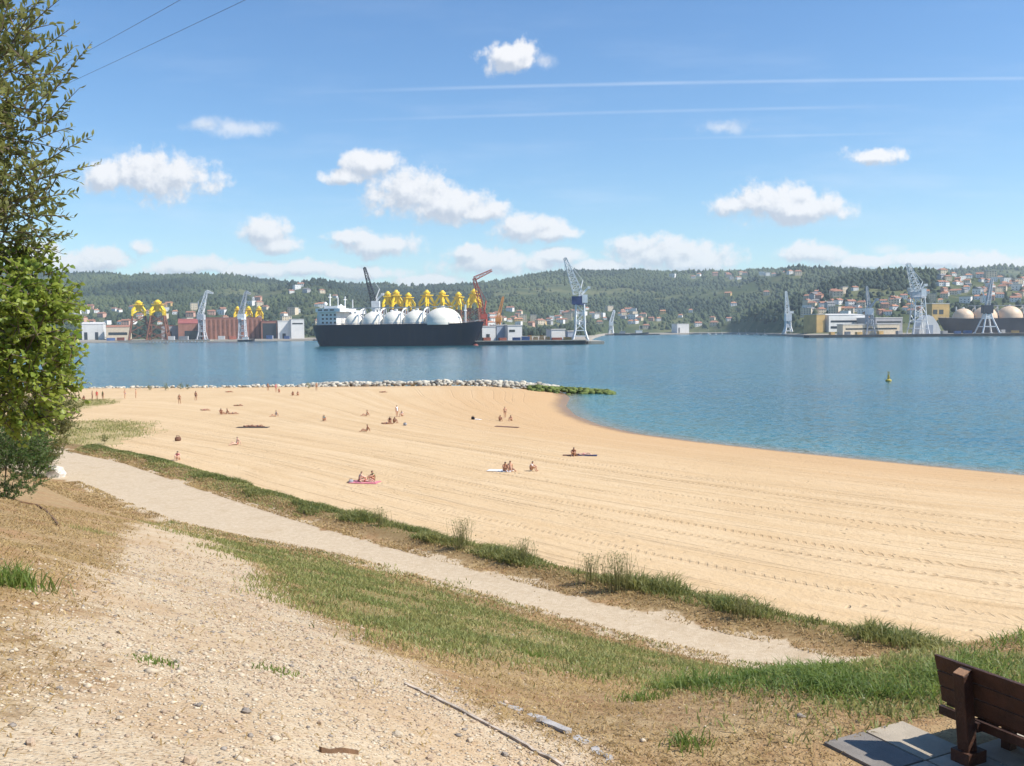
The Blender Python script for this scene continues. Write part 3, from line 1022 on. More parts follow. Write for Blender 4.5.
def lng_ship(name, label, loc, rz, Ln, B, D, tanks, hullm, tankm, house_x, lean=0.05, clutter=True, group=None):
    t = thing(name, label, 'ship', loc, rz, group)
    nu, nz = 30, 7
    b = MB()
    grid = []
    for i in range(nu + 1):
        u = i / nu
        row = []
        for j in range(nz + 1):
            k = j / nz
            z = -4 + (D + 4) * k
            xs = -Ln / 2 + (1 - k) ** 1.5 * Ln * .055
            xb = Ln / 2 - (1 - k) ** 1.2 * Ln * .06
            x = xs + (xb - xs) * u
            full = min(1.0, (max(u, 1e-6) / .10) ** .5 * (.72 + .28 * k)) if u < .10 else min(1.0, ((1 - u) / .20) ** (.62 - .18 * k))
            hb = max(B / 2 * full, .12)
            sheer = 1.6 * max(0, (u - .86) / .14) ** 1.5 if k == 1 else 0
            row.append((x, hb, z + sheer))
        grid.append(row)
    vs, fs = [], []
    for s in (-1, 1):
        base = len(vs)
        for row in grid:
            vs += [(x, s * hb, z) for x, hb, z in row]
        for i in range(nu):
            for j in range(nz):
                a = base + i * (nz + 1) + j
                f = (a, a + nz + 1, a + nz + 2, a + 1)
                fs.append(f if s < 0 else f[::-1])
    o = len(grid) * (nz + 1)
    fs.append(tuple(j for j in range(nz + 1)) + tuple(o + j for j in range(nz, -1, -1)))
    e = nu * (nz + 1)
    fs.append(tuple(e + j for j in range(nz, -1, -1)) + tuple(o + e + j for j in range(nz + 1)))
    b.add(vs, fs)
    smooth_by_angle(b.build('hull', hullm, t), 50)
    d = MB()
    dv, df = [], []
    for row in grid:
        x, hb, z = row[-1]
        dv += [(x, -hb + .3, z - .5), (x, hb - .3, z - .5)]
    for i in range(nu):
        df.append((2 * i, 2 * i + 2, 2 * i + 3, 2 * i + 1))
    d.add(dv, df)
    d.build('deck', DECK, t)
    r = MB()
    r.lathe([(.3, -3.2), (2.0, -2.0), (2.5, 0), (2.0, 2.0), (.3, 3.2)], 10)
    rb = r.build('bulbous_bow', BOOT_RED, t, (Ln / 2 - Ln * .045, 0, -.6), True)
    rb.rotation_euler = (0, math.pi / 2, 0)
    for x, rad, hh in tanks:
        k = MB()
        prof = [(rad * 1.02, -1.0), (rad * 1.02, 1.2)] + [(rad * math.cos(a), 1.2 + (hh - 1.2) * math.sin(a)) for a in np.linspace(0.06, 1.47, 11)]
        k.lathe(prof, 32)
        tk = smooth_by_angle(k.build('tank', tankm, t, (x, 0, D)), 35)
        p = MB()
        p.lathe([(1.6, 0), (1.6, 1.6), (.5, 2.0)], 10)
        p.build('tank_dome_cap', SHIP_WHITE, tk, (0, 0, hh - .4))
    if clutter:
        p = MB()
        top = D + max(h for _, _, h in tanks) + .8
        xs = [tanks[0][0] - 6, tanks[-1][0] + 8]
        for yy in (-1.2, 1.2):
            p.beam((xs[0], yy, top), (xs[1], yy, top), .7)
        n = len(tanks)
        for i in range(n - 1):
            xm = (tanks[i][0] + tanks[i][1] + tanks[i + 1][0] - tanks[i + 1][1]) / 2
            for yy in (-4.5, 4.5):
                p.beam((xm, yy, D - .5), (xm, yy * .3, top), .8)
        p.build('catwalk', STEEL_GREY, t)
        for i in range(n - 1):
            xm = (tanks[i][0] + tanks[i][1] + tanks[i + 1][0] - tanks[i + 1][1]) / 2
            q = MB()
            q.tube([(xm, -B * .40, D - .5), (xm, -B * .38, D + 8), (xm, -B * .22, D + 12.5), (xm, 0, D + 14)], .7, 8)
            q.build('pipe_arch', SHIP_WHITE, t)
        q = MB()
        q.beam((Ln * .40, 0, D), (Ln * .40, 0, D + 16), 1.3)
        q.beam((Ln * .40, -3, D + 11), (Ln * .40, 3, D + 11), .6)
        q.build('foremast', SHIP_WHITE, t)
    hx0, hx1 = house_x
    w = MB()
    w.box(hx0, hx1, -B * .42, B * .42, D - .5, D + 11.5)
    h = w.build('superstructure', SHIP_WHITE, t)
    w = MB()
    w.box(hx0 - 2.5, hx1 + 5, -B * .50, B * .50, D + 11.51, D + 14.6)
    w.build('bridge_deck', SHIP_WHITE, t)
    w = MB()
    w.box(hx0 + 2, hx1 - 1, -B * .25, B * .25, D + 14.61, D + 17)
    w.build('wheelhouse', SHIP_WHITE, t)
    for f in range(3):
        for i in range(4):
            w = MB()
            xx = hx0 + (i + .6) * (hx1 - hx0) / 4.2
            w.box(xx, xx + 2.0, -B * .42 - .12, -B * .42 + .1, D + 1.2 + f * 3.4, D + 2.8 + f * 3.4)
            w.build('window', WIN_DARK, h)
    for i in range(3):
        w = MB()
        w.box(hx0 + i * 6.0, hx0 + i * 6.0 + 4.2, -B * .50 - .12, -B * .50 + .1, D + 12.5, D + 13.8)
        w.build('window', WIN_DARK, h)
    w = MB()
    w.box(hx0 - 8, hx0 - 3.2, -3, 3, D - .5, D + 9)
    w.box(hx0 - 7.6, hx0 - 3.6, -2.6, 2.6, D + 9.01, D + 14.5)
    w.build('funnel', SHIP_WHITE, t)
    w = MB()
    w.beam((hx0 + 4, 0, D + 17), (hx0 + 4, 0, D + 28), .9)
    w.beam((hx0 + 4, -3, D + 25), (hx0 + 4, 3, D + 25), .5)
    w.lathe([(.2, 0), (1.7, 1.2), (1.8, 2.4), (.3, 3.8)], 10, (hx0 + 1.2, -3, D + 17))
    w.beam((hx0 + 11, 2, D + 14), (hx0 + 11, 2, D + 25), .7)
    w.build('radar_mast', SHIP_WHITE, t)
    rl = MB()
    for i in range(0, nu):
        a, c = grid[i][-1], grid[i + 1][-1]
        for s in (-1, 1):
            rl.beam((a[0], s * (a[1] - .1), a[2] + 1.1), (c[0], s * (c[1] - .1), c[2] + 1.1), .22)
            rl.beam((a[0], s * (a[1] - .1), a[2]), (a[0], s * (a[1] - .1), a[2] + 1.2), .22)
    rl.build('railing', STEEL_GREY, t)
    return t


T1 = [(-39, 10.0, 10.2), (-20, 11.6, 11.4), (1, 12.2, 11.8), (21.5, 12.4, 12.0), (46, 16.2, 13.8)]
lng_ship('gas_carrier', 'black-hulled gas carrier with round white tanks moored at the pier', (gx_(396, 845), 845, 0), math.radians(-20), 167, 28, 19.0, T1, HULL_BLACK, TANK_WHITE, (-69, -52))
lng_ship('gas_carrier', 'second gas carrier with white tanks, mostly hidden behind the black-hulled one', (gx_(401, 884) + 6, 884, 0), math.radians(-20), 150, 26, 18.0,
         [(-36, 10, 12), (-15, 10, 13), (7, 10.5, 13), (29, 10.5, 13)], HULL_BLACK, TANK_WHITE, (-68, -55), clutter=False)
T2 = [(84, 13.5, 13.5), (57, 15.5, 15.5), (26, 16, 16), (-6, 16, 16), (-38, 16, 16), (-68, 14, 15)]
lng_ship('gas_carrier', 'dark grey gas carrier with beige domed tanks in the dock at the right', (gx_(1030, 1270), 1270, 2), math.radians(172), 232, 34, 20.5, T2, HULL_GREY, TANK_BEIGE, (-106, -90))


def crane(name, label, px, Yd, z0, s):
    """slewing quay crane; s in photograph pixels at its distance: legs, tower, house, jib, counterweight"""
    S = Yd / F
    c = thing(name, label, 'crane', (gx_(px, Yd), Yd, z0), s.get('rz', 0), 'shipyard cranes')
    t = s.get('t', .62) * S
    lw, lh = s['legs'][0] * S / 2, s['legs'][1] * S
    tw0, tw1, th = s['tower'][0] * S, s['tower'][1] * S, s['tower'][2] * S
    mt, mj, mh = s['mt'], s['mj'], s['mh']
    for sx in (-1, 1):
        for sy in (-1, 1):
            b = MB()
            b.beam((sx * lw, sy * lw, 0), (sx * tw0 / 2, sy * tw0 / 2, lh), t * 1.5)
            b.box(sx * lw - t * 1.2, sx * lw + t * 1.2, sy * lw - t * 1.6, sy * lw + t * 1.6, -.2, t * 1.3)
            b.build('portal_leg', mt, c)
    b = MB()
    for z in (lh * .45, lh):
        k = z / lh
        w = lw + (tw0 / 2 - lw) * k
        pts = [(-w, -w, z), (w, -w, z), (w, w, z), (-w, w, z)]
        for i in range(4):
            b.beam(pts[i], pts[(i + 1) % 4], t * 1.3)
    b.build('portal_frame', mt, c)
    b = MB()
    b.lattice((0, 0, lh), (0, 0, th), tw0, tw1, max(3, int((th - lh) / (tw0 * .8))), t * 1.35)
    b.build('tower', mt, c)
    x0, x1, z0_, z1 = [v * S for v in s['house']]
    b = MB()
    b.box(x0, x1, -3.2 * S, 3.2 * S, z0_, z1)
    b.lathe([(tw1 * .8, 0), (tw1 * .8, 1.2 * S)], 12, (0, 0, th - .6 * S))
    hs = b.build('machinery_house', mh, c)
    if 'cab' in s:
        x0, x1, z0_, z1 = [v * S for v in s['cab']]
        b = MB()
        b.box(x0, x1, -3.4 * S, 1.5 * S, z0_, z1)
        cb = b.build('cabin', STEEL_WHITE, c)
    jx0, jz0, jx1, jz1, w0, w1 = [v * S for v in s['jib']]
    b = MB()
    b.lattice((jx0, 0, jz0), (jx1, 0, jz1), w0, w1, s.get('jn', 9), t * .85)
    jb = b.build('jib', mj, c)
    b = MB()
    b.lathe([(.9 * S, -.5 * S), (.9 * S, .5 * S)], 10)
    sh = b.build('sheave', mj, jb, (jx1, 0, jz1))
    sh.rotation_euler = (math.pi / 2, 0, 0)
    if 'fly' in s:
        fx, fz_ = [v * S for v in s['fly']]
        b = MB()
        b.lattice((jx1, 0, jz1), (fx, 0, fz_), w1 * 1.2, w1 * .6, 5, t * .7)
        b.build('fly_jib', mj, jb)
        jx1, jz1 = fx, fz_
    if 'mast' in s:
        mx, mz = [v * S for v in s['mast']]
        b = MB()
        for yy in (-1.4 * S, 1.4 * S):
            b.beam((jx0 + (mx - jx0) * .2, yy, s['house'][3] * S), (mx, 0, mz), t)
        b.beam((mx, 0, mz), (s['jib'][2] * S, 0, s['jib'][3] * S), t * .5)
        b.build('stay_mast', mt, c)
    if 'cw' in s:
        cx, cz = [v * S for v in s['cw']]
        b = MB()
        b.beam((0, 0, s['house'][3] * S), (cx, 0, cz), t * 2.2)
        b.box(cx - 1.3 * S, cx + 1.3 * S, -1.6 * S, 1.6 * S, cz - 1.6 * S, cz + .8 * S)
        b.build('counterweight', mt, c)
    if 'rope' in s:
        b = MB()
        zz = s['rope'] * S
        b.beam((jx1, 0, jz1), (jx1 - .6 * S, 0, zz), .28 * S)
        b.box(jx1 - 1.0 * S, jx1 - .2 * S, -.4 * S, .4 * S, zz - 1.2 * S, zz)
        b.build('hoist_rope', STEEL_DARK, c)
    return c


W_, G_, B_, D_ = STEEL_WHITE, STEEL_GREY, STEEL_BLUE, STEEL_DARK
crane('quay_crane', 'tall grey lattice crane with dark blue machinery and white cabin at the pier end', 580.5, 832, 3.2,
      dict(legs=(15, 10), tower=(9.5, 8, 36), house=(-8, 2, 36, 44), cab=(2, 7.4, 37.5, 45.5), jib=(-2, 47, -14.5, 82, 9, 2.6), mast=(3, 60), cw=(9, 53), rope=56, mt=W_, mj=W_, mh=B_, t=.85))
crane('quay_crane', 'slim black-jibbed crane on a white column behind the moored gas carrier', 377, 960, 3.2,
      dict(legs=(9, 8), tower=(6, 5.5, 32), house=(-4, 4, 32, 40), jib=(-2, 40, -10.5, 73, 5, 2.2), mast=(4, 52), cw=(7, 47), mt=W_, mj=D_, mh=W_, t=.8))
crane('quay_crane', 'red lattice crane with a bent jib beside the bow of the gas carrier', 485, 880, 3.2,
      dict(legs=(9, 6), tower=(5, 4, 22), house=(-4, 3, 22, 27), jib=(-1, 27, -9.5, 62, 4.5, 3), fly=(8, 70), mast=(2, 40), mt=STEEL_RED, mj=STEEL_RED, mh=STEEL_RED, t=.9, jn=8))
crane('quay_crane', 'low orange crane standing behind the pier sheds', 499, 1010, 3.2,
      dict(legs=(6, 5), tower=(4, 3, 18), house=(-3, 3, 18, 22), jib=(0, 22, 5, 42, 3, 1.4), mt=STEEL_ORANGE, mj=STEEL_ORANGE, mh=STEEL_ORANGE, t=.8, jn=6))
crane('quay_crane', 'small white crane alone at the far quay between pier and woods', 611.5, 2270, 3.0,
      dict(legs=(4, 4), tower=(3, 2.6, 8), house=(-2, 2, 8, 12), jib=(0, 12, 3, 23, 3, 1.5), mt=W_, mj=W_, mh=W_, t=.8, jn=4))
crane('quay_crane', 'slender white crane with upright jib at the left end of the right quay', 788, 1480, 3.2,
      dict(legs=(8, 7), tower=(4.5, 4, 13), house=(-3, 3, 13, 20), jib=(-.5, 20, -2, 42, 4, 1.2), cw=(4, 22), mt=W_, mj=W_, mh=W_, t=.85, jn=6))
crane('quay_crane', 'thin grey crane in front of the terraced houses', 869.5, 1225, 3.2,
      dict(legs=(9, 9), tower=(5.5, 5, 20), house=(-3.5, 3, 20, 26), jib=(-1, 26, -3, 47, 4, 1.4), cw=(7, 35), rope=30, mt=G_, mj=G_, mh=W_, t=.7, jn=7))
crane('quay_crane', 'big pale lattice crane on the right quay left of the docked ship', 918, 1212, 3.2,
      dict(legs=(16, 12), tower=(12, 9, 36), house=(-7, 2, 36, 42), cab=(1.5, 6.5, 37, 45), jib=(-1.5, 43, -11, 70, 8, 3), mast=(4, 52), cw=(7, 49), mt=W_, mj=W_, mh=G_))
crane('quay_crane', 'crane with dark cabin on splayed white legs before the docked ship', 987, 1200, 3.2,
      dict(legs=(17, 15), tower=(7, 5, 20), house=(-5, 4.5, 20, 28), jib=(0, 28, 4, 54, 3.5, 1.4), mast=(-5, 42), mt=W_, mj=G_, mh=D_, t=.8))
crane('quay_crane', 'grey crane with leaning jib behind the yellow jackets on the left', 203, 1530, 3.2,
      dict(legs=(8, 8), tower=(5, 4.5, 20), house=(-4, 3, 20, 25), jib=(-1, 25, 6, 48, 4.5, 2), fly=(12, 46), mast=(-3, 38), mt=G_, mj=W_, mh=G_, t=.75, jn=7))
crane('quay_crane', 'grey crane rising before the long rust-red hall on the left', 243.5, 1522, 3.2,
      dict(legs=(7, 8), tower=(6, 5, 20), house=(-4, 3, 20, 25), jib=(-1, 25, 4.5, 47, 4.5, 2), fly=(9, 45), mast=(-3, 37), mt=G_, mj=G_, mh=W_, t=.75, jn=7))


def jacket_meshes():
    """foundation frame for an offshore mast: four leaning legs, X braces and a yellow head piece; 50 units tall"""
    parts = []
    bw, tw, h = 9.0, 5.4, 27.0
    for sx in (-1, 1):
        for sy in (-1, 1):
            b = MB()
            b.tube([(sx * bw, sy * bw, 0), (sx * tw, sy * tw, h)], .8, 6)
            parts.append(('leg', b.mesh('leg', RUST)))
    b = MB()
    for k in range(3):
        z0, z1 = h * k / 3, h * (k + 1) / 3
        w0, w1 = bw + (tw - bw) * k / 3, bw + (tw - bw) * (k + 1) / 3
        for a, c in (((-1, -1), (1, -1)), ((1, -1), (1, 1)), ((1, 1), (-1, 1)), ((-1, 1), (-1, -1))):
            b.beam((a[0] * w0, a[1] * w0, z0), (c[0] * w1, c[1] * w1, z1), .7)
            b.beam((c[0] * w0, c[1] * w0, z0), (a[0] * w1, a[1] * w1, z1), .7)
    parts.append(('bracing', b.mesh('bracing', RUST)))
    b = MB()
    b.lathe([(2.4, 0), (2.4, 9), (3.6, 9.2), (3.6, 10.4), (2.6, 10.6), (1.2, 12.4)], 14, (0, 0, h + 4))
    parts.append(('column', b.mesh('column', YELLOW, False)))
    for sx in (-1, 1):
        for sy in (-1, 1):
            b = MB()
            b.beam((sx * tw, sy * tw, h - .5), (sx * tw, sy * tw, h + 5.5), 1.6)
            b.beam((sx * tw, sy * tw, h + 4.6), (sx * 1.6, sy * 1.6, h + 12.0), 1.5, 2.2)
            b.beam((sx * tw, sy * tw, h + 2.0), (sx * 1.6, sy * 1.6, h + 5.0), 1.2)
            parts.append(('arm', b.mesh('arm', YELLOW)))
    b = MB()
    b.box(-4.8, 4.8, -4.8, 4.8, h + 11.2, h + 11.9)
    parts.append(('platform', b.mesh('platform', YELLOW)))
    return parts


JP = jacket_meshes()


def jacket(label, px, Yd, sc, rz, group, wide=.86):
    t = thing('jacket_foundation', label, 'foundation', (gx_(px, Yd), Yd, 3.1), rz, group)
    t.scale = (sc * wide, sc * wide, sc)
    for nm, me in JP:
        link(nm, me, t)


jacket('left one of the two yellow-topped jackets standing on the far left quay', 140.5, 1535, 1.46, .35, 'yellow jackets on the far left quay', 1.2)
jacket('right one of the two yellow-topped jackets standing on the far left quay', 159.5, 1535, 1.48, .2, 'yellow jackets on the far left quay', 1.2)
for px, w in ((239, 'leftmost'), (250, 'middle'), (260.5, 'rightmost')):
    jacket(w + ' of three yellow jackets showing over the rust-red hall', px, 1640, 1.28, .3, 'yellow jackets behind the rust-red hall')
for i, (px, w) in enumerate(((389, 'leftmost'), (397.5, 'second'), (409.5, 'third'), (428, 'fourth'), (443.5, 'fifth'), (459.5, 'sixth'), (475, 'seventh'))):
    lab = ('leftmost of the row of yellow jackets above the white tanks' if i == 0 else w + ' yellow jacket from the left in the row above the white tanks')
    jacket(lab, px, 1280, 1.46 + .05 * math.sin(i * 2.3), .15 + .2 * i, 'yellow jackets behind the moored gas carrier')


def shed(name, label, cat, px0, px1, pyt, Yd, depth, wall, roof, doors=(), wins=(), pil=0, ridge=0.0, zb=3.0, base_py=None):
    S = Yd / F
    xm = gx_((px0 + px1) / 2, Yd)
    w = (px1 - px0) * S
    top = 12 + elev((px0 + px1) / 2, pyt) * Yd - zb
    t = thing(name, label, cat, (xm, Yd, zb), .30)
    rh = ridge * S
    h = top - rh
    b = MB()
    b.box(-w / 2, w / 2, 0, depth, -.3, h)
    b.build('wall', wall, t)
    b = MB()
    if rh > 0:
        o = .5
        b.add([(-w / 2 - o, -o, h + .01), (w / 2 + o, -o, h + .01), (w / 2 + o, depth + o, h + .01), (-w / 2 - o, depth + o, h + .01), (-w / 2 - o, depth / 2, h + rh), (w / 2 + o, depth / 2, h + rh)],
              [(0, 1, 5, 4), (2, 3, 4, 5), (1, 2, 5), (3, 0, 4), (3, 2, 1, 0)])
    else:
        b.box(-w / 2 - .4, w / 2 + .4, -.4, depth + .4, h + .01, h + .9)
    b.build('roof', roof, t)
    for i in range(pil):
        x = -w / 2 + (i + .5) * w / pil
        b = MB()
        b.box(x - .22 * w / pil, x + .22 * w / pil, -.5, -.02, 0, h * .93)
        b.build('wall_panel', RUST if pil > 8 else STEEL_GREY, t)
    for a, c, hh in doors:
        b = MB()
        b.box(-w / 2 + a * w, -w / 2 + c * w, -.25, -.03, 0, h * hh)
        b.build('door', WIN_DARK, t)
    for a, c, z0, z1 in wins:
        b = MB()
        b.box(-w / 2 + a * w, -w / 2 + c * w, -.22, -.03, h * z0, h * z1)
        b.build('window', WIN_DARK, t)
    return t


WALL_RUST = pmat('hall_rust', (0.36, 0.17, 0.12), .8, .2, .1, streak=.4)
ROOF_RUST = pmat('hall_roof', (0.30, 0.09, 0.075), .8, .2, .1)
WALL_WHITE = pmat('shed_white', (0.74, 0.72, 0.68), .7, .07, .1, streak=.2)
WALL_BLUEGREY = pmat('shed_bluegrey', (0.36, 0.40, 0.47), .7, .1, .1)
WALL_OCHRE = pmat('shed_ochre', (0.55, 0.36, 0.13), .7, .15, .1)
WALL_GREY = pmat('shed_grey', (0.40, 0.38, 0.38), .7, .12, .1)
ROOF_PALE = pmat('shed_roof_pale', (0.60, 0.57, 0.53), .7, .1, .1)
shed('rust_red_hall', 'long rust-red hall with upright panels behind the left quay', 'hall', 205, 262, 318, 1560, 60, WALL_RUST, ROOF_RUST, pil=13)
shed('open_bay_hall', 'dark open bay between the rust-red hall and the white hall', 'hall', 262.6, 278, 321.5, 1560, 50, WALL_RUST, ROOF_RUST, doors=((.08, .94, .9),))  # shaded inside of the bay painted as a dark panel on the wall
shed('white_hall', 'bright white hall in two blocks right of the rust-red hall', 'hall', 279, 291.5, 321, 1562, 40, WALL_WHITE, ROOF_PALE, doors=((.35, .6, .3),))
shed('white_hall', 'taller white block at the right end of the left quay halls', 'hall', 292.2, 305, 319.5, 1558, 40, WALL_WHITE, ROOF_PALE, wins=((.1, .9, .75, .82),))
shed('arched_hall', 'reddish gabled hall with dark mouth at left of the long hall', 'hall', 180, 204, 318.5, 1565, 60, WALL_RUST, ROOF_RUST, doors=((.25, .95, .55),), ridge=5)  # the mouth's unlit inside is a dark panel on the wall
shed('warehouse', 'white warehouse left of the yellow jackets', 'warehouse', 84, 104, 322, 1620, 40, WALL_WHITE, ROOF_PALE, doors=((.1, .25, .5), (.6, .75, .5)), ridge=2)
shed('warehouse', 'low cream warehouse just left of the yellow jackets', 'warehouse', 108, 130, 325, 1600, 40, HOUSE_WALL[1], ROOF_TILE, wins=((.1, .9, .4, .6),), ridge=2)
shed('warehouse', 'low grey warehouse under the yellow jackets', 'warehouse', 163, 179, 326, 1590, 30, WALL_GREY, ROOF_RUST, doors=((.2, .6, .6),))
shed('pier_shed', 'white shed on the pier right beside the black bow', 'shed', 482.5, 496.5, 326.8, 860, 20, WALL_WHITE, ROOF_PALE, doors=((.3, .55, .5),))
shed('pier_shed', 'shaded left face of the larger white pier shed, painted blue-grey', 'shed', 497, 507.5, 325.6, 864, 22, WALL_BLUEGREY, ROOF_PALE)  # shaded face of the white shed, painted blue-grey as its own block
shed('pier_shed', 'larger white shed in the middle of the pier', 'shed', 508, 523, 325.8, 858, 22, WALL_WHITE, ROOF_PALE, wins=((.1, .5, .6, .75),))
shed('pier_shed', 'white box shed left of the tall grey lattice crane', 'shed', 551.5, 566, 329.8, 850, 14, WALL_WHITE, ROOF_PALE)
shed('pier_shed', 'small pale hut at the foot of the tall grey lattice crane', 'shed', 568, 574, 331.5, 843, 6, WALL_BLUEGREY, ROOF_PALE)
shed('warehouse', 'white shed standing alone below the far woods', 'warehouse', 677, 690, 324, 2300, 30, WALL_WHITE, ROOF_PALE, doors=((.1, .2, .6),))
shed('factory', 'long white factory hall on the right quay', 'factory', 826, 868, 313.5, 1330, 45, WALL_WHITE, ROOF_PALE, wins=((.05, .95, .62, .72), (.05, .95, .30, .42)), ridge=1.5)
shed('factory_annex', 'ochre end block of the long white factory hall', 'factory', 816, 825.5, 314.5, 1322, 30, WALL_OCHRE, ROOF_PALE)
shed('factory', 'low grey hall between the two cranes on the right quay', 'factory', 873, 905, 318, 1300, 40, WALL_GREY, ROOF_PALE, doors=((.1, .2, .6), (.4, .5, .6)), wins=((.05, .95, .7, .8),))
shed('factory', 'cream low shed along the edge of the right quay', 'factory', 838, 905, 324.5, 1225, 12, HOUSE_WALL[1], ROOF_PALE, wins=((.05, .95, .5, .65),))
shed('apartment_block', 'ochre block above the right quay beside the big pale crane', 'building', 930, 951, 304, 1420, 20, WALL_OCHRE, ROOF_PALE, wins=((.05, .3, .55, .75), (.4, .65, .55, .75)), zb=12)
# white dome-like hall in front of the docked ship's bow
S = 1225 / F
t = thing('sail_hall', 'white slope-sided hall against the bow of the docked ship', 'hall', (gx_(931, 1225), 1225, 3.0))
b = MB()
prof = [(-12, 0), (-11, 8), (-8, 14), (-2, 19), (2, 17), (7, 10), (11, 0)]
vs = [(x * S, y, z * S) for y in (0, 22) for x, z in prof]
n = len(prof)
b.add(vs, [(i, i + 1, n + i + 1, n + i)[::-1] for i in range(n - 1)] + [tuple(range(n))[::-1], tuple(range(n, 2 * n))])
b.build('shell', WALL_WHITE, t)
b = MB()
b.box(-5 * S, 2 * S, -.4, -.05, 0, 9 * S)
b.build('door', WALL_BLUEGREY, t)

# orange steel sections stacked on the pier
for i, px in enumerate((530, 536, 542, 548)):
    t = thing('steel_stack', ('leftmost', 'second', 'third', 'rightmost')[i] + ' stack of orange steel sections on the pier', 'steel stack', (gx_(px, 838), 838, 3.21), 0, 'orange steel stacks on the pier')
    for k in range(3 if i % 2 else 4):
        b = MB()
        b.box(-2.4 + .25 * k, 2.4 - .2 * k, -1.6, 1.6, k * 1.25, k * 1.25 + 1.05)
        b.build('section', STEEL_ORANGE if k % 2 else WALL_OCHRE, t)

# quays
b = MB()
b.box(gx_(477, 818), gx_(586, 818), 818, 912, -4, 3.2)
tag(b.build('pier', [QUAY_DARK]), kind='structure')
b = MB()
b.box(gx_(476, 817) - .5, gx_(587, 817) + .5, 817, 819.5, 3.21, 4.0)
tag(b.build('pier_kerb', CONCRETE), kind='structure')
b = MB()
b.box(gx_(588, 830), gx_(604, 830), 824, 905, -4, 2.6)
tag(b.build('pier_apron', CONCRETE), kind='structure')
b = MB()
b.box(gx_(809, 1176), gx_(1500, 1176), 1176, 1196, -4, 3.3)
tag(b.build('quay', QUAY_DARK), kind='structure')
b = MB()
b.box(gx_(600, 2180), gx_(660, 2180), 2180, 2215, -4, 2.4)
tag(b.build('far_jetty', QUAY_DARK), kind='structure')
b = MB()
b.box(gx_(120, 1478), gx_(212, 1478), 1472, 1490, 1.6, 3.4)
jt = b.build('jetty', CONCRETE)
tag(jt, 'low concrete jetty on white piles along the far left quay', 'jetty')
for i in range(17):
    b = MB()
    x = gx_(150 + i * 3.5, 1470)
    b.tube([(x, 1473, -3), (x, 1473, 1.6)], .9, 8)
    b.build('pile', WALL_WHITE, jt)

# small craft
def boat(label, px, Yd, L, hm, cm, rz=0.0, mast=0.0):
    t = thing('boat', label, 'boat', (gx_(px, Yd), Yd, 0), rz, 'small boats on the water')
    b = MB()
    n = 9
    prof = []
    for i in range(n):
        u = i / (n - 1)
        hb = L * .15 * (min(1, ((1 - u) / .4)) ** .6 if u > .6 else .85 + .15 * min(1, u / .3))
        prof.append((-L / 2 + L * u, max(hb, .02), L * .10 + L * .05 * u * u))
    vs, fs = [], []
    for x, hb, z in prof:
        vs += [(x, -hb, z), (x * .94, -hb * .55, -.3), (x * .94, hb * .55, -.3), (x, hb, z)]
    for i in range(n - 1):
        a = 4 * i
        for k in range(3):
            fs.append((a + k, a + k + 1, a + k + 5, a + k + 4)[::-1])
        fs.append((a, a + 4, a + 7, a + 3)[::-1])
    fs += [(0, 1, 2, 3), tuple(4 * (n - 1) + k for k in (3, 2, 1, 0))]
    b.add(vs, fs)
    b.build('hull', hm, t)
    b = MB()
    b.box(-L * .22, L * .12, -L * .08, L * .08, L * .09, L * .24)
    b.box(-L * .24, L * .14, -L * .09, L * .09, L * .2401, L * .26)
    b.build('cabin', cm, t)
    if mast:
        b = MB()
        b.beam((0, 0, L * .2), (0, 0, L * .2 + mast), max(.12, L * .012))
        b.build('mast', STEEL_WHITE, t)


boat('dark workboat lying off the rust-red hall', 247, 1455, 26, STEEL_DARK, WALL_WHITE, .05, 8)
boat('grey tug below the small far white crane', 640, 2150, 42, HULL_GREY, WALL_WHITE, .1, 14)
boat('dark barge at the left end of the far jetty', 622, 2140, 36, STEEL_DARK, WALL_GREY, 3.1, 10)
for i, px in enumerate((700, 709, 716, 722, 731, 739, 746, 757, 765)):
    Yb = float(pl(np.array([px]), SHORE_Y)[0]) - 40 - 12 * (i % 3)
    boat(('leftmost', 'second', 'third', 'fourth', 'fifth', 'sixth', 'seventh', 'eighth', 'rightmost')[i] + ' small white boat moored in a row below the far woods', px, Yb, 9 + 3 * (i % 2), WALL_WHITE, WALL_BLUEGREY, .4 * i, 9)

# containers and stacked goods along the quays
CONT = {'rust-red': pmat('container_red', (0.32, 0.10, 0.06), .7, .25, .4, streak=.4), 'blue': pmat('container_blue', (0.08, 0.14, 0.30), .7, .2, .4, streak=.3), 'white': pmat('container_white', (0.70, 0.68, 0.64), .7, .1, .4, streak=.3),
        'ochre': pmat('container_ochre', (0.50, 0.33, 0.12), .7, .2, .4, streak=.3), 'grey': pmat('container_grey', (0.30, 0.30, 0.30), .7, .2, .4, streak=.3)}


def container_mesh(mat):
    b = MB()
    b.box(-3, 3, -1.25, 1.25, 0, 2.6)
    for i in range(9):
        x = -2.7 + i * .675
        b.box(x - .14, x + .14, -1.32, -1.251, .2, 2.4)
    return b.mesh('container', mat)


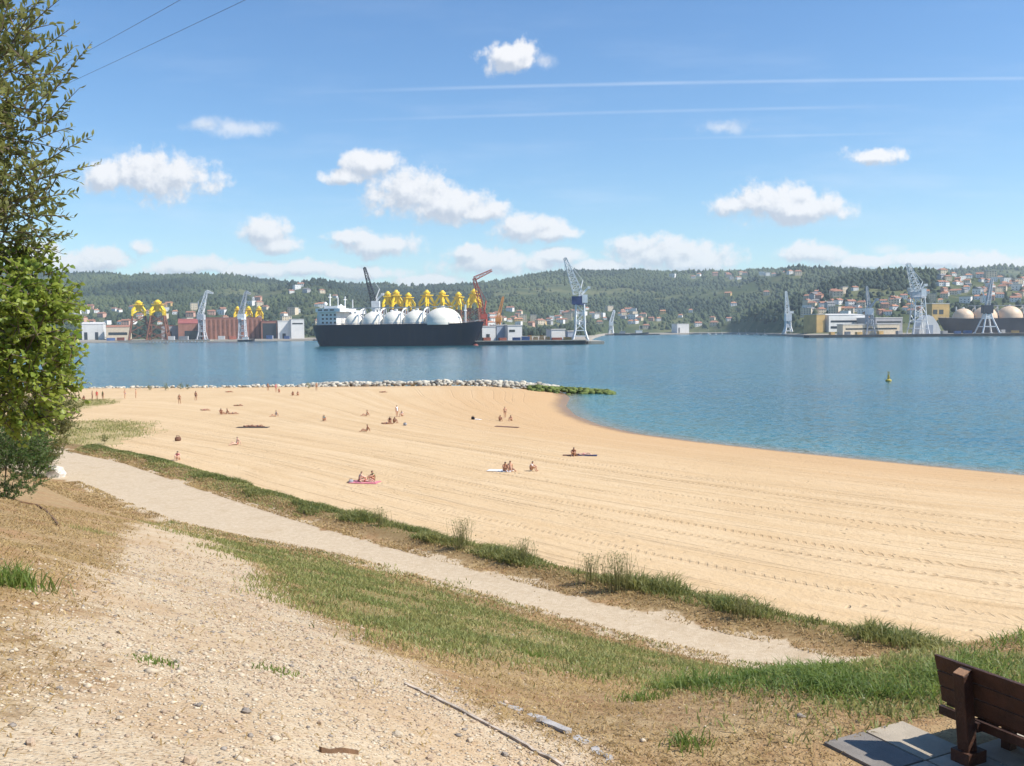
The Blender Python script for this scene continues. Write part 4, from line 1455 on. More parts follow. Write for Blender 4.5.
CM = {k: container_mesh(m) for k, m in CONT.items()}
b = MB()
b.box(-.05, .02, -1.1, 1.1, .1, 2.5)
CDOOR = b.mesh('door', STEEL_GREY)
ORD = ('leftmost', 'second', 'third', 'fourth', 'fifth', 'sixth', 'seventh', 'eighth')
cr = random.Random(11)
for where, Yd, zz, sc, pxs in (('on the right quay', 1203, 3.31, 1.5, (832, 847, 858, 881, 899, 944, 957, 968, 1003, 1014)), ('on the pier', 832, 3.22, 1.25, (487, 503, 517, 526, 557, 568)), ('on the far left quay', 1512, 3.1, 2.0, (112, 122, 172, 184, 222, 233, 270, 288))):
    seen = {}
    for px in pxs:
        c = cr.choice(list(CM))
        seen.setdefault(c, []).append(px)
    for c, ps in seen.items():
        for i, px in enumerate(ps):
            lab = c + ' shipping container ' + where if len(ps) == 1 else ORD[i] + ' ' + c + ' shipping container ' + where
            t = thing('shipping_container', lab, 'container', (gx_(px, Yd), Yd + cr.uniform(-3, 3), zz), .25 + cr.uniform(-.4, .4), 'shipping containers on the quays')
            t.scale = (sc * cr.uniform(.7, 1.2), sc, sc * cr.uniform(.8, 1.2))
            link('body', CM[c], t)
            link('door', CDOOR, t, (3.05, 0, 0))

# ------------------------------------------------------------------ beach: groyne, people, buoy
ROCK = pmat('groyne_rock', (0.46, 0.42, 0.34), .9, .4, .5, .4, 3)
ALGAE = pmat('algae_rock', (0.10, 0.13, 0.025), .8, .4, .8, .5, 3)


def rock_mesh(seed, mat, nm='rock'):
    r = np.random.default_rng(seed)
    b = MB()
    th = 6
    rings = [(0.0, -.8), (.75, -.55), (1.0, 0.0), (.72, .6), (0.0, .85)]
    vs = []
    for rr_, z in rings[1:-1]:
        for k in range(th):
            a = 2 * math.pi * k / th + r.uniform(-.3, .3)
            q = rr_ * r.uniform(.72, 1.2)
            vs.append((q * math.cos(a), q * math.sin(a), z + r.uniform(-.18, .18)))
    vs += [(r.uniform(-.2, .2), r.uniform(-.2, .2), -.8), (r.uniform(-.3, .3), r.uniform(-.3, .3), .8)]
    fs = []
    for i in range(2):
        for k in range(th):
            fs.append((i * th + k, i * th + (k + 1) % th, (i + 1) * th + (k + 1) % th, (i + 1) * th + k))
    for k in range(th):
        fs.append((3 * th, (k + 1) % th, k)); fs.append((3 * th + 1, 2 * th + k, 2 * th + (k + 1) % th))
    b.add(vs, fs)
    return b.mesh(nm, mat)


def rock_arrays(seed):
    me = rock_mesh(seed, ROCK)
    v = np.array([p.co[:] for p in me.vertices])
    f = []
    for p in me.polygons:
        i = list(p.vertices)
        for k in range(1, len(i) - 1):
            f.append((i[0], i[k], i[k + 1]))
    bpy.data.meshes.remove(me)
    return v, np.array(f)


RV, RF = rock_arrays(3)
GL, GR = on_z(335, 384, 1.6), on_z(560, 388, 1.0)
GE = on_z(618, 392.5, 0.1)
gro = thing('rock_groyne', 'long low groyne of pale rocks ending in green weed at the beach tip', 'groyne', (0, 0, 0))


def groyne_rocks(nm, n, path, mat, size, hgt, wid):
    t = rng.random(n)
    P0 = np.array(path, float)
    seg = np.linspace(0, 1, len(P0))
    x = np.interp(t, seg, P0[:, 0]); y = np.interp(t, seg, P0[:, 1]); zt = np.interp(t, seg, P0[:, 2])
    o = rng.normal(0, .45, n)
    y = y + o * wid
    z = np.maximum(H(x, y), -.4) * .6 + zt * np.clip(1 - (np.abs(o) / 1.3) ** 1.5, 0, 1) * hgt * .62 + rng.uniform(-.3, .05, n)
    sz = rng.uniform(.4, 1.3, n) ** 1.5 * size * 1.1
    v, f = scatter(RV, RF, np.stack([x, y, z], -1), np.stack([sz * rng.uniform(.8, 1.4, n), sz, sz * rng.uniform(.6, .95, n)], -1), rng.random(n) * 6.3, .15)
    o_ = link(nm, mesh_np(nm, v, f, [mat]), gro)
    o_['kind'] = 'stuff'


ax_, ay_ = GL.x, GL.y + 2
groyne_rocks('pale_rocks', 1500, [(ax_ - 8, ay_ + 3, 1.5), (ax_, ay_, 2.0), (GR.x - 14, GR.y + 3, 2.4), (GR.x, GR.y + 2, 1.9)], ROCK, .46, 1.0, 2.6)
groyne_rocks('small_rocks', 420, [(-92, 201, 1.2), (-60, 198, 1.2), (ax_ - 4, ay_ + 3, 1.5)], ROCK, .34, 1.0, 2.0)
groyne_rocks('weedy_rocks', 520, [(GR.x - 6, GR.y, 1.5), (GR.x + 2, GR.y, 1.6), (GR.x + 8, (GR.y + GE.y) / 2, .9), (GE.x - 1, GE.y, .2)], ALGAE, .55, 1.0, 2.6)


# people -----------------------------------------------------------
def skin_body(name, verts, edges, radii):
    me = bpy.data.meshes.new(name)
    me.from_pydata([Vector(v) for v in verts], edges, [])
    o = bpy.data.objects.new(name, me)
    COL.objects.link(o)
    o.modifiers.new('s', 'SKIN')
    o.modifiers.new('d', 'SUBSURF').levels = 1
    for i, r in enumerate(radii):
        me.skin_vertices[0].data[i].radius = (r, r)
        me.skin_vertices[0].data[i].use_root = (i == 0)
    dg = bpy.context.evaluated_depsgraph_get()
    ev = o.evaluated_get(dg)
    out = bpy.data.meshes.new_from_object(ev)
    bpy.data.objects.remove(o)
    return out


# joints: 0 pelvis,1 waist,2 chest,3 neck,4 head low,5 crown, 6-9 left shoulder elbow wrist hand,10-13 right, 14-17 left hip knee ankle toe, 18-21 right
EDGES = [(0, 1), (1, 2), (2, 3), (3, 4), (4, 5), (2, 6), (6, 7), (7, 8), (8, 9), (2, 10), (10, 11), (11, 12), (12, 13), (0, 14), (14, 15), (15, 16), (16, 17), (0, 18), (18, 19), (19, 20), (20, 21)]
RAD = [.135, .120, .135, .055, .085, .072, .062, .045, .033, .035, .062, .045, .033, .035, .095, .062, .042, .04, .095, .062, .042, .04]
POSES = {
    'stand': [(0, 0, .93), (0, 0, 1.10), (0, 0, 1.32), (0, -.01, 1.46), (0, -.02, 1.55), (0, -.02, 1.66), (-.19, 0, 1.38), (-.25, .03, 1.10), (-.24, -.06, .86), (-.24, -.08, .76), (.19, 0, 1.38), (.25, .03, 1.10), (.25, -.05, .86), (.25, -.07, .76),
              (-.10, 0, .88), (-.12, -.04, .48), (-.12, .02, .08), (-.13, -.15, .03), (.10, 0, .88), (.13, .06, .48), (.13, .12, .08), (.14, -.05, .03)],
    'sit': [(0, .12, .13), (0, .16, .30), (0, .20, .52), (0, .18, .66), (0, .16, .74), (0, .15, .85), (-.19, .22, .57), (-.25, .38, .34), (-.26, .44, .08), (-.27, .44, .03), (.19, .22, .57), (.25, .38, .34), (.26, .44, .08), (.27, .44, .03),
            (-.10, .06, .13), (-.14, -.36, .34), (-.14, -.60, .06), (-.14, -.76, .05), (.10, .06, .13), (.15, -.40, .20), (.15, -.78, .06), (.15, -.82, .16)],
    'hug': [(0, .14, .13), (0, .12, .30), (0, .04, .51), (0, -.04, .64), (0, -.07, .72), (0, -.08, .83), (-.19, .02, .55), (-.25, -.22, .40), (-.10, -.42, .36), (-.02, -.46, .36), (.19, .02, .55), (.25, -.22, .40), (.10, -.42, .38), (.02, -.46, .38),
            (-.10, .08, .13), (-.13, -.30, .46), (-.13, -.42, .07), (-.13, -.58, .04), (.10, .08, .13), (.13, -.28, .47), (.13, -.40, .07), (.13, -.56, .04)],
    'lie': [(0, 0, .13), (0, .17, .13), (0, .40, .14), (0, .54, .13), (0, .62, .13), (0, .73, .13), (-.19, .44, .12), (-.30, .22, .06), (-.30, -.02, .05), (-.30, -.10, .05), (.19, .44, .12), (.32, .60, .06), (.16, .76, .06), (.08, .78, .06),
            (-.10, -.05, .12), (-.13, -.46, .10), (-.14, -.86, .07), (-.18, -.92, .14), (.10, -.05, .12), (.13, -.42, .26), (.14, -.70, .06), (.15, -.84, .05)],
}
BODY = {}
for nm, jt_ in POSES.items():
    me = skin_body('person', jt_, EDGES, RAD)
    J = np.array(jt_)
    v = np.array([p.co[:] for p in me.vertices])
    bonemid = []
    for a, c in EDGES:
        A_, C_ = J[a], J[c]
        ab = C_ - A_
        tt = np.clip(((v - A_) @ ab) / (ab @ ab), 0, 1)
        bonemid.append(np.linalg.norm(v - A_ - tt[:, None] * ab, axis=1))
    near = np.argmin(np.array(bonemid), 0)
    headdir = (J[5] - J[3]) / np.linalg.norm(J[5] - J[3])
    nrm = np.array([p.normal[:] for p in me.vertices])
    def sub(mask, off, name):
        fs = [list(p.vertices) for p in me.polygons if all(mask[i] for i in p.vertices)]
        u = sorted({i for f in fs for i in f})
        mp = {i: k for k, i in enumerate(u)}
        m2 = bpy.data.meshes.new(name)
        m2.from_pydata([tuple(v[i] + nrm[i] * off) for i in u], [], [[mp[i] for i in f] for f in fs])
        m2.polygons.foreach_set('use_smooth', [True] * len(fs))
        m2.update()
        return m2
    hl = (v - J[4]) @ headdir
    fwd = np.array([0, -1.0, 0]) if nm != 'lie' else np.array([0, 0, 1.0])
    face = (v - J[4]) @ fwd
    hair = np.isin(near, [4]) & ((hl > .035) | (face < -.005))
    hair |= np.isin(near, [3]) & (face < -.01)
    torso = np.isin(near, [0, 1])
    suit = np.isin(near, [0, 13, 17]) & (np.linalg.norm(v - J[0], axis=1) < .24)
    top = np.isin(near, [0, 1, 2, 5, 9]) | suit
    BODY[nm] = dict(body=me, hair=sub(hair, .018, 'hair'), suit=sub(suit, .012, 'swimsuit'), shirt=sub(top, .016, 'shirt'))
    me.polygons.foreach_set('use_smooth', [True] * len(me.polygons))
    me.materials.append(None)
    for k in ('hair', 'suit', 'shirt'):
        BODY[nm][k].materials.append(None)

SKIN = [pmat('skin_tan', (0.52, 0.29, 0.18), .5, .08, 6), pmat('skin_brown', (0.38, 0.19, 0.11), .5, .08, 6), pmat('skin_fair', (0.62, 0.39, 0.28), .5, .08, 6)]
HAIR = [pmat('hair_dark', (0.02, 0.014, 0.01), .6, .2, 20), pmat('hair_brown', (0.09, 0.045, 0.02), .6, .2, 20)]
CLOTH = {k: pmat('cloth_' + k, c, .85, .1, 8, .3, 60) for k, c in dict(black=(.02, .02, .025), red=(.50, .04, .04), pink=(.62, .20, .24), white=(.78, .78, .78), blue=(.05, .10, .32), teal=(.05, .30, .32), navy=(.02, .03, .09), yellow=(.65, .48, .08), green=(.06, .22, .07), orange=(.65, .22, .05), brown=(.16, .08, .05), grey=(.33, .33, .35)).items()}


def person(label, px, py, pose, rz, cl='black', skin=0, hair=0, shirt=False, sc=1.0):
    p = hit(px, py)
    B = BODY[pose]
    o = link('person', B['body'], None, p)
    sc *= .85
    o.rotation_euler = (0, 0, math.radians(rz)); o.scale = (sc, sc, sc)
    o.material_slots[0].link = 'OBJECT'; o.material_slots[0].material = SKIN[skin]
    tag(o, label, 'person', 'people on the beach')
    for nm, me, m in (('hair', B['hair'], HAIR[hair]), ('shirt' if shirt else 'swimsuit', B['shirt' if shirt else 'suit'], CLOTH[cl])):
        c = link(nm, me, o)
        c.material_slots[0].link = 'OBJECT'; c.material_slots[0].material = m
    return o


def towel(label, px, py, rz, col, w=.85, l=1.8):
    p = hit(px, py)
    n, m = 7, 4
    vs, fs = [], []
    a = math.radians(rz)
    for j in range(n):
        for i in range(m):
            x, y = (i / (m - 1) - .5) * w, (j / (n - 1) - .5) * l
            X_, Y_ = p.x + x * math.cos(a) - y * math.sin(a), p.y + x * math.sin(a) + y * math.cos(a)
            vs.append((X_, Y_, hz(X_, Y_) + .035 + .02 * random.random()))
    for j in range(n - 1):
        for i in range(m - 1):
            k = j * m + i
            fs.append((k, k + 1, k + m + 1, k + m))
    nv = len(vs)
    vs += [(x, y, z - .03) for x, y, z in vs]
    fs += [tuple(i + nv for i in f[::-1]) for f in fs]
    rim = [i for i in range(m)] + [j * m + m - 1 for j in range(1, n)] + [(n - 1) * m + i for i in range(m - 2, -1, -1)] + [j * m for j in range(n - 2, 0, -1)]
    for i in range(len(rim)):
        a_, b_ = rim[i], rim[(i + 1) % len(rim)]
        fs.append((a_, a_ + nv, b_ + nv, b_))
    b = MB()
    b.add([(x - p.x, y - p.y, z - p.z) for x, y, z in vs], fs)
    o = b.build('towel', CLOTH[col], None, p)
    smooth_by_angle(o, 50)
    return tag(o, label, 'towel', 'towels on the sand')


def bag(label, px, py, col, s=.4):
    p = hit(px, py)
    t = thing('beach_bag', label, 'bag', p, random.uniform(-1, 1), 'bags on the sand')
    t.scale = (s / .62,) * 3
    b = MB()
    b.lathe([(.14, 0), (.20, .04), (.22, .16), (.19, .30), (.13, .36)], 12)
    o = b.build('sack', CLOTH[col], t, None, True)
    o.scale = (1.2, .75, 1)
    for sy in (-1, 1):
        b = MB()
        b.tube([(-.12, .06 * sy, .33), (-.09, .08 * sy, .46), (.09, .08 * sy, .46), (.12, .06 * sy, .33)], .012, 6)
        b.build('handle', CLOTH['brown'], t)


# nearest groups
towel('white towel beside the tanned pair seated nearest the middle', 500, 471, 70, 'white')
person('tanned person in dark swimwear sitting on the near sand beside a white towel', 505, 471.5, 'hug', 30, 'brown', 1)
person('person leaning back on straight arms just right of the hugging-knees sitter', 511, 471, 'sit', 20, 'red', 0, 1)
person('person in a white shirt sitting alone right of the near pair', 532, 471, 'hug', 60, 'white', 0, 0, True)
towel('dark towel under the person lying at the right of the near sand', 586, 455.5, 82, 'navy')
towel('brown towel left of the dark-haired sitter near the wet sand', 571, 455.5, 85, 'brown', .7, 1.3)
person('dark-haired person sitting upright on the sand right of the near pair', 574, 456, 'hug', -20, 'black', 1)
person('person lying on a dark towel beside the dark-haired sitter', 584, 455.4, 'lie', 80, 'pink', 2)
towel('pink towel under the group nearest the weeds', 365, 482.5, 80, 'pink', 1.2, 1.9)
towel('black towel at the left edge of the group nearest the weeds', 356, 482, 75, 'black', .7, 1.0)
person('person with bare back sitting on the pink towel nearest the weeds', 361, 482, 'hug', 120, 'red', 2, 1)
person('person lying in red swimwear on the pink towel', 366, 482.4, 'lie', 70, 'red', 2)
person('person in green shirt sitting at the right end of the pink towel', 373, 481, 'hug', -60, 'green', 0, 0, True)
bag('dark bag just left of the black towel by the pink towel group', 351, 483, 'grey')
# middle distance
person('slim person standing in the middle of the beach above a dark towel', 505, 418, 'stand', 20, 'black', 0)
person('person sitting left of the slim standing person', 500, 421, 'hug', 30, 'brown', 1)
person('person sitting right of the slim standing person', 511, 421, 'hug', -30, 'navy', 0)
towel('dark towel spread in front of the slim standing person', 507, 427, 80, 'brown', 1.1, 2.6)
bag('small dark bag lying alone left of the slim standing person', 473, 419.5, 'black', .6)
towel('white towel beside the lone dark bag', 477, 419.5, 60, 'white', .6, 1.0)
person('dark-clad person sitting in the middle group below a white shirt', 390, 423, 'hug', 0, 'black', 1, 0, True)
person('second dark-clad person at the right of the dark-clad group', 394.5, 423, 'hug', 60, 'black', 1, 0, True)
person('person lying at the left of the dark-clad group', 387, 424, 'lie', 85, 'navy', 1)
person('person in a white shirt standing behind the dark-clad pair', 397, 417, 'stand', 40, 'white', 0, 0, True)
person('person sitting in a white shirt right of the dark-clad pair', 402, 416.5, 'hug', -40, 'white', 2, 0, True)
bag('small bag on the sand right of the dark-clad pair', 405, 425.5, 'grey', .5)
person('person sitting alone in brown, left of and below the dark-clad group', 366, 431.5, 'sit', -70, 'brown', 1)
person('person sitting upright alone, straight above the brown-clad sitter', 366, 416, 'sit', -70, 'black', 0)
person('person in a teal shirt sitting alone left of the two aligned sitters', 324, 421, 'hug', 30, 'teal', 0, 0, True)
person('person in grey sitting alone on the upper left sand', 275, 416.5, 'sit', -60, 'grey', 0, 0, True)
person('person lying flat at the upper left in front of the standing pair', 238, 406, 'lie', 85, 'green', 1)
person('person lying on dark towel, left of two on the long dark towel', 249, 427, 'lie', 84, 'black', 1)
person('person lying on dark towel, right of two on the long dark towel', 258, 427, 'lie', 88, 'navy', 1)
towel('long dark towel under the two people lying in line', 253, 427.5, 86, 'black', .9, 3.4)
person('person with red shorts sitting alone at the left of the beach', 236, 445, 'sit', -50, 'red', 2)
person('person in pink sitting by the grass verge of the path', 178, 460, 'hug', 0, 'pink', 2, 0, True)
bag('dark bag above the pink-clad person by the verge', 178, 441, 'brown', .7)
person('person sitting at the left of the small upper-left cluster', 221, 414, 'hug', 20, 'black', 1)
person('person leaning back in the middle of the small upper-left cluster', 226, 414.3, 'sit', -60, 'brown', 1)
person('person lying at the right of the small upper-left cluster', 233, 414, 'lie', 85, 'navy', 0)
person('person lying left of the small upper-left cluster', 205, 410.5, 'lie', 80, 'pink', 0)
person('left one of the two people standing apart on the upper left sand', 179.5, 404, 'stand', 0, 'black', 1)
person('right one of the two people standing apart on the upper left sand', 196, 400.5, 'stand', 160, 'navy', 1)
person('left one of the pair walking near the water at far left', 125, 398.5, 'stand', 80, 'blue', 0)
person('right one of the pair walking near the water at far left', 136, 398, 'stand', 100, 'orange', 0)
person('person in a red shirt standing with others beside the bushes', 97, 400, 'stand', 40, 'red', 0, 0, True)
person('person in a green shirt standing right of the red-shirted one', 103, 400, 'stand', -30, 'green', 0, 0, True)
person('person in dark clothes standing left of the red-shirted one', 92.5, 400, 'stand', 120, 'black', 0, 0, True)
person('person in black sitting beside the bushes at far left', 84, 400, 'hug', 0, 'black', 1, 0, True)
person('person in a pink shirt standing near the pale rocks', 276, 392, 'stand', 30, 'pink', 0, 0, True)
person('person standing left of the pink-shirted one by the rocks', 268, 391, 'stand', 0, 'navy', 1)
person('person in red sitting beside the pink-shirted one by the rocks', 279, 392.5, 'hug', 20, 'red', 0, 0, True)
person('person lying in red at the left before the rocks', 229, 392.3, 'lie', 85, 'red', 1)
person('left one of the two small sitters right of the pink-shirted one by the rocks', 293, 395.5, 'hug', 0, 'brown', 1)
person('right one of the two small sitters right of the pink-shirted one by the rocks', 298, 395.5, 'hug', 0, 'yellow', 0)
person('person standing before the pale rocks', 316.5, 390.5, 'stand', 30, 'black', 1)
person('person lying at the foot of the pale rocks', 383, 392.5, 'lie', 84, 'brown', 1)

# buoy
BUOY = pmat('buoy_paint', (0.42, 0.33, 0.05), .6, .3, 2)
p = on_z(888.5, 381.3, 0)
t = thing('channel_buoy', 'small yellow marker buoy floating off the beach', 'buoy', (p.x, p.y, 0))
b = MB()
b.lathe([(.35, -.4), (.62, -.25), (.66, .25), (.5, .42), (.2, .5)], 16)
b.build('float', BUOY, t)
b = MB()
for a in range(3):
    c_, s_ = math.cos(a * 2.1), math.sin(a * 2.1)
    b.beam((c_ * .4, s_ * .4, .4), (c_ * .1, s_ * .1, 1.6), .07)
b.lathe([(.16, 0), (.16, .9)], 10, (0, 0, .5))
b.build('tower', BUOY, t)
b = MB()
b.beam((-.28, 0, 1.65), (.28, 0, 2.15), .10)
b.beam((.28, 0, 1.65), (-.28, 0, 2.15), .10)
b.build('top_mark', BUOY, t)

# ------------------------------------------------------------------ foreground: bench, stones, grass, weeds, bushes
WOOD_DARK = pmat('bench_wood', (0.058, 0.025, 0.014), .6, .4, 5.0, .5, 40)
WOOD_END_SUNLIT = pmat('bench_end_grain_sunlit', (0.36, 0.20, 0.11), .8, .25, 9.0, .4, 60)  # cut post tops, with their sunlit brightness put into the colour
bu = Vector((.45, -.89, 0)).normalized()
bA = at(944, 651, 7.5)
bz = hz(bA.x + .4, bA.y)
bench = thing('park_bench', 'dark brown wooden bench seen from behind at the lower right', 'bench', (bA.x, bA.y, bz + .02), math.atan2(bu.y, bu.x))
BT = bA.z - bz - .02


def plank(nm, x0, x1, yc0, z0, yc1, z1, th, mat=WOOD_DARK, parent=bench):
    b = MB()
    h = th / 2
    b.hexa([(x0, yc0 - h, z0), (x1, yc0 - h, z0), (x1, yc0 + h, z0), (x0, yc0 + h, z0), (x0, yc1 - h, z1), (x1, yc1 - h, z1), (x1, yc1 + h, z1), (x0, yc1 + h, z1)])
    o = b.build(nm, mat, parent)
    m = o.modifiers.new('bevel', 'BEVEL'); m.width = .006; m.segments = 2
    return o


def lean(z):
    return -.10 * max(0, z - .40) / (BT - .40)


ph = (BT - .37 - .02) / 3
for k in range(3):
    z0 = .37 + k * (ph + .006)
    plank('back_plank', 0, 1.86, lean(z0), z0, lean(z0 + ph), z0 + ph, .04)
for x in (.24, 1.54):
    b = MB()
    zt = BT - .07
    b.hexa([(x, -.125, 0), (x + .10, -.125, 0), (x + .10, -.025, 0), (x, -.025, 0), (x, -.025 + lean(zt) - .10, zt), (x + .10, -.025 + lean(zt) - .10, zt), (x + .10, -.024 + lean(zt), zt + .035), (x, -.024 + lean(zt), zt + .035)])
    po = b.build('post', WOOD_DARK, bench)
    m = po.modifiers.new('bevel', 'BEVEL'); m.width = .008; m.segments = 2
    b = MB()
    b.hexa([(x + .004, -.026 + lean(zt) - .094, zt + .004), (x + .096, -.026 + lean(zt) - .094, zt + .004), (x + .096, -.03 + lean(zt), zt + .038), (x + .004, -.03 + lean(zt), zt + .038)] +
           [(x + .004, -.026 + lean(zt) - .094, zt + .010), (x + .096, -.026 + lean(zt) - .094, zt + .010), (x + .096, -.03 + lean(zt), zt + .044), (x + .004, -.03 + lean(zt), zt + .044)])
    b.build('end_grain_sunlit', WOOD_END_SUNLIT, po)
    b = MB()
    b.box(x - .03, x + .13, -.17, .03, -.02, .10)
    b.build('foot', WOOD_DARK, bench)
    b = MB()
    b.box(x + .01, x + .09, .36, .44, -.02, .30)
    b.build('leg', WOOD_DARK, bench)
    b = MB()
    b.box(x + .012, x + .088, -.024, .46, .23, .302)
    b.build('seat_support', WOOD_DARK, bench)
b = MB()
b.box(-.05, 1.90, .012, .05, .24, .308)
b.build('rail', WOOD_DARK, bench)
b = MB()
b.box(-.02, 1.88, .60, .64, .08, .306)
b.build('added_front_board', WOOD_DARK, bench)  # board added to keep the space under the seat dark
for k in range(4):
    b = MB()
    b.box(-.02, 1.88, .06 + k * .145, .06 + k * .145 + .13, .31, .345)
    o = b.build('seat_plank', WOOD_DARK, bench)
    m = o.modifiers.new('bevel', 'BEVEL'); m.width = .006; m.segments = 2

# paving slabs round the bench
SLAB = [pmat('slab_pale', (0.40, 0.345, 0.27), .9, .12, 4, .4, 60), pmat('slab_grey', (0.21, 0.185, 0.16), .9, .15, 4, .4, 60), pmat('slab_dark', (0.12, 0.105, 0.095), .9, .15, 4, .4, 60), pmat('slab_beige', (0.38, 0.32, 0.24), .9, .12, 4, .4, 60)]
pav = link('paved_pad', None, None, (bA.x, bA.y, bz - .03))
pav.rotation_euler = (0, 0, math.atan2(bu.y, bu.x))
tag(pav, kind='structure')
sw, sl = .62, .46
slab_meshes = []
for m in SLAB:
    b = MB()
    b.hexa([(.008, .008, -.10), (sw - .008, .008, -.10), (sw - .008, sl - .008, -.10), (.008, sl - .008, -.10), (.014, .014, .055), (sw - .014, .014, .055), (sw - .014, sl - .014, .055), (.014, sl - .014, .055)])
    slab_meshes.append(b.mesh('paving_slab', m))
pr = random.Random(5)
for i in range(-1, 4):
    for j in range(-3, 3):
        if (i == -1 and j not in (-2, -1)) or (j == -3 and i > 1):
            continue
        c = pr.choice([0, 0, 1, 2, 3])
        if (i, j) in ((0, -2), (0, -1)):
            c = {(0, -2): 0, (0, -1): 0}[(i, j)]
        if (i, j) == (-1, -1):
            c = 3
        if (i, j) in ((0, -3), (-1, -2)):
            c = 1
        o = link('paving_slab', slab_meshes[c], pav, (i * sw + .12, j * sl + .12, pr.uniform(-.004, .006)))
        o.rotation_euler = (pr.uniform(-.01, .01), pr.uniform(-.01, .01), pr.uniform(-.006, .006))

# stones -------------------------------------------------------------
STONE = [pmat('stone_pale', (0.52, 0.43, 0.31), .9, .2, 8, .3, 60), pmat('stone_tan', (0.42, 0.31, 0.21), .9, .25, 8, .3, 60), pmat('stone_grey', (0.27, 0.23, 0.19), .9, .25, 8, .3, 60)]
octv = np.array([(1, 0, 0), (0, 1, 0), (-1, 0, 0), (0, -1, 0), (0, 0, .8), (0, 0, -.8)], float)
octf = np.array([(0, 1, 4), (1, 2, 4), (2, 3, 4), (3, 0, 4), (1, 0, 5), (2, 1, 5), (3, 2, 5), (0, 3, 5)])


def sample_region(n, x0, x1, y0, y1, fn, near=True):
    xs, ys = [], []
    got = 0
    for _ in range(400):
        k = n * 3
        x = rng.uniform(x0, x1, k); y = rng.uniform(y0, y1, k)
        m = fn(x, y) > rng.random(k)
        xs.append(x[m]); ys.append(y[m]); got += int(m.sum())
        if got >= n:
            break
    return np.concatenate(xs)[:n], np.concatenate(ys)[:n]


for si, (m, n) in enumerate(zip(STONE, (12000, 12000, 1800))):
    def fr(x, y):
        g = sstep(-sdf(x, y, GRAVEL), -1.2, .8)
        w = np.clip((7.5 / np.maximum(y, 3)) ** 1.3, 0, 1)
        return np.maximum(g, .05) * w * np.clip(fbm(x * 1.1, y * 1.1, 70 + si) * 2.6 - .75, 0.05, 1)
    x, y = sample_region(n, -9, 5, 3.0, 24, fr)
    n = len(x)
    s = rng.lognormal(-4.85, .45, n) * (1 + .03 * y)
    z = H(x, y) + s * .2
    v, f = scatter(octv, octf, np.stack([x, y, z], -1), np.stack([s * rng.uniform(.8, 1.5, n), s, s * rng.uniform(.5, .9, n)], -1), rng.random(n) * 6.3, .25)
    nm = ('pale', 'tan', 'grey')[si]
    tag(link(nm + '_gravel', mesh_np(nm + '_gravel', v, f, [m])), nm + ' gravel scattered over the track in front', 'gravel', kind='stuff')

_st = [(75 + 36, 662, .05, 0), (200, 707, .045, 2), (246, 713, .06, 2), (155, 738, .04, 1), (190, 763, .07, 1), (236, 700, .035, 0), (398, 737, .075, 0), (288, 690, .04, 0), (436, 692, .05, 0), (540, 722, .08, 2), (320, 724, .05, 1), (60, 690, .04, 2),
       (352, 700, .05, 0), (470, 742, .06, 0), (275, 741, .055, 0), (120, 720, .045, 0), (30, 745, .05, 1), (430, 760, .06, 1), (370, 672, .04, 0), (180, 620, .05, 0), (230, 600, .05, 0), (270, 640, .045, 1), (205, 655, .04, 0), (505, 756, .05, 2)]
rocks = [[rock_mesh(40 + i, m, 'stone') for i in range(3)] for m in STONE]
for k, (px, py, s, c) in enumerate(_st):
    p = hit(px, py)
    o = link('stone', rocks[c][k % 3], None, (p.x, p.y, p.z + s * .25))
    s *= .5
    o.scale = (s * 1.25, s, s * .75); o.rotation_euler = (random.uniform(-.3, .3), random.uniform(-.3, .3), random.uniform(0, 6))
    tag(o, ('pale', 'tan', 'grey')[c] + ' fist-sized stone lying on the gravel track', 'stone', 'larger stones on the gravel track')
p = hit(56, 477)
o = link('boulder', rock_mesh(91, pmat('boulder_pale', (0.60, 0.55, 0.48), .9, .2, 3, .5, 20), 'boulder'), None, (p.x, p.y, p.z + .16))
d_ = p.y * 9 / F
o.scale = (d_ * 1.05, d_, d_ * 1.25)
tag(o, 'pale boulder at the foot of the bushes beside the path', 'boulder')

# edging strips, sticks
EDGE = pmat('edging_wood', (0.46, 0.38, 0.30), .9, .4, 6, .5, 50)
STICK = pmat('stick_brown', (0.17, 0.095, 0.05), .9, .3, 10, .5, 60)


def ground_strip(nm, label, cat, pts, w, h, mat, wob=.01, lift=0.0):
    P3 = [hit(*q) for q in pts]
    b = MB()
    rings = []
    n = len(P3)
    for i, p in enumerate(P3):
        d = (P3[min(i + 1, n - 1)] - P3[max(i - 1, 0)]); d.z = 0; d.normalize()
        a = Vector((-d.y, d.x, 0)) * (w / 2) * random.uniform(.75, 1.15)
        zt = h * random.uniform(.75, 1.2) + lift
        c = p + Vector((random.uniform(-wob, wob), random.uniform(-wob, wob), 0))
        rings.append([c - a - Vector((0, 0, .05)), c + a - Vector((0, 0, .05)), c + a * .9 + Vector((0, 0, zt)), c - a * .9 + Vector((0, 0, zt))])
    vs = [q - P3[0] for r in rings for q in r]
    fs = [(4 * i + k, 4 * i + (k + 1) % 4, 4 * i + 4 + (k + 1) % 4, 4 * i + 4 + k) for i in range(n - 1) for k in range(4)]
    fs += [(3, 2, 1, 0), tuple(4 * (n - 1) + k for k in range(4))]
    b.add(vs, fs)
    return tag(b.build(nm, mat, None, P3[0]), label, cat)


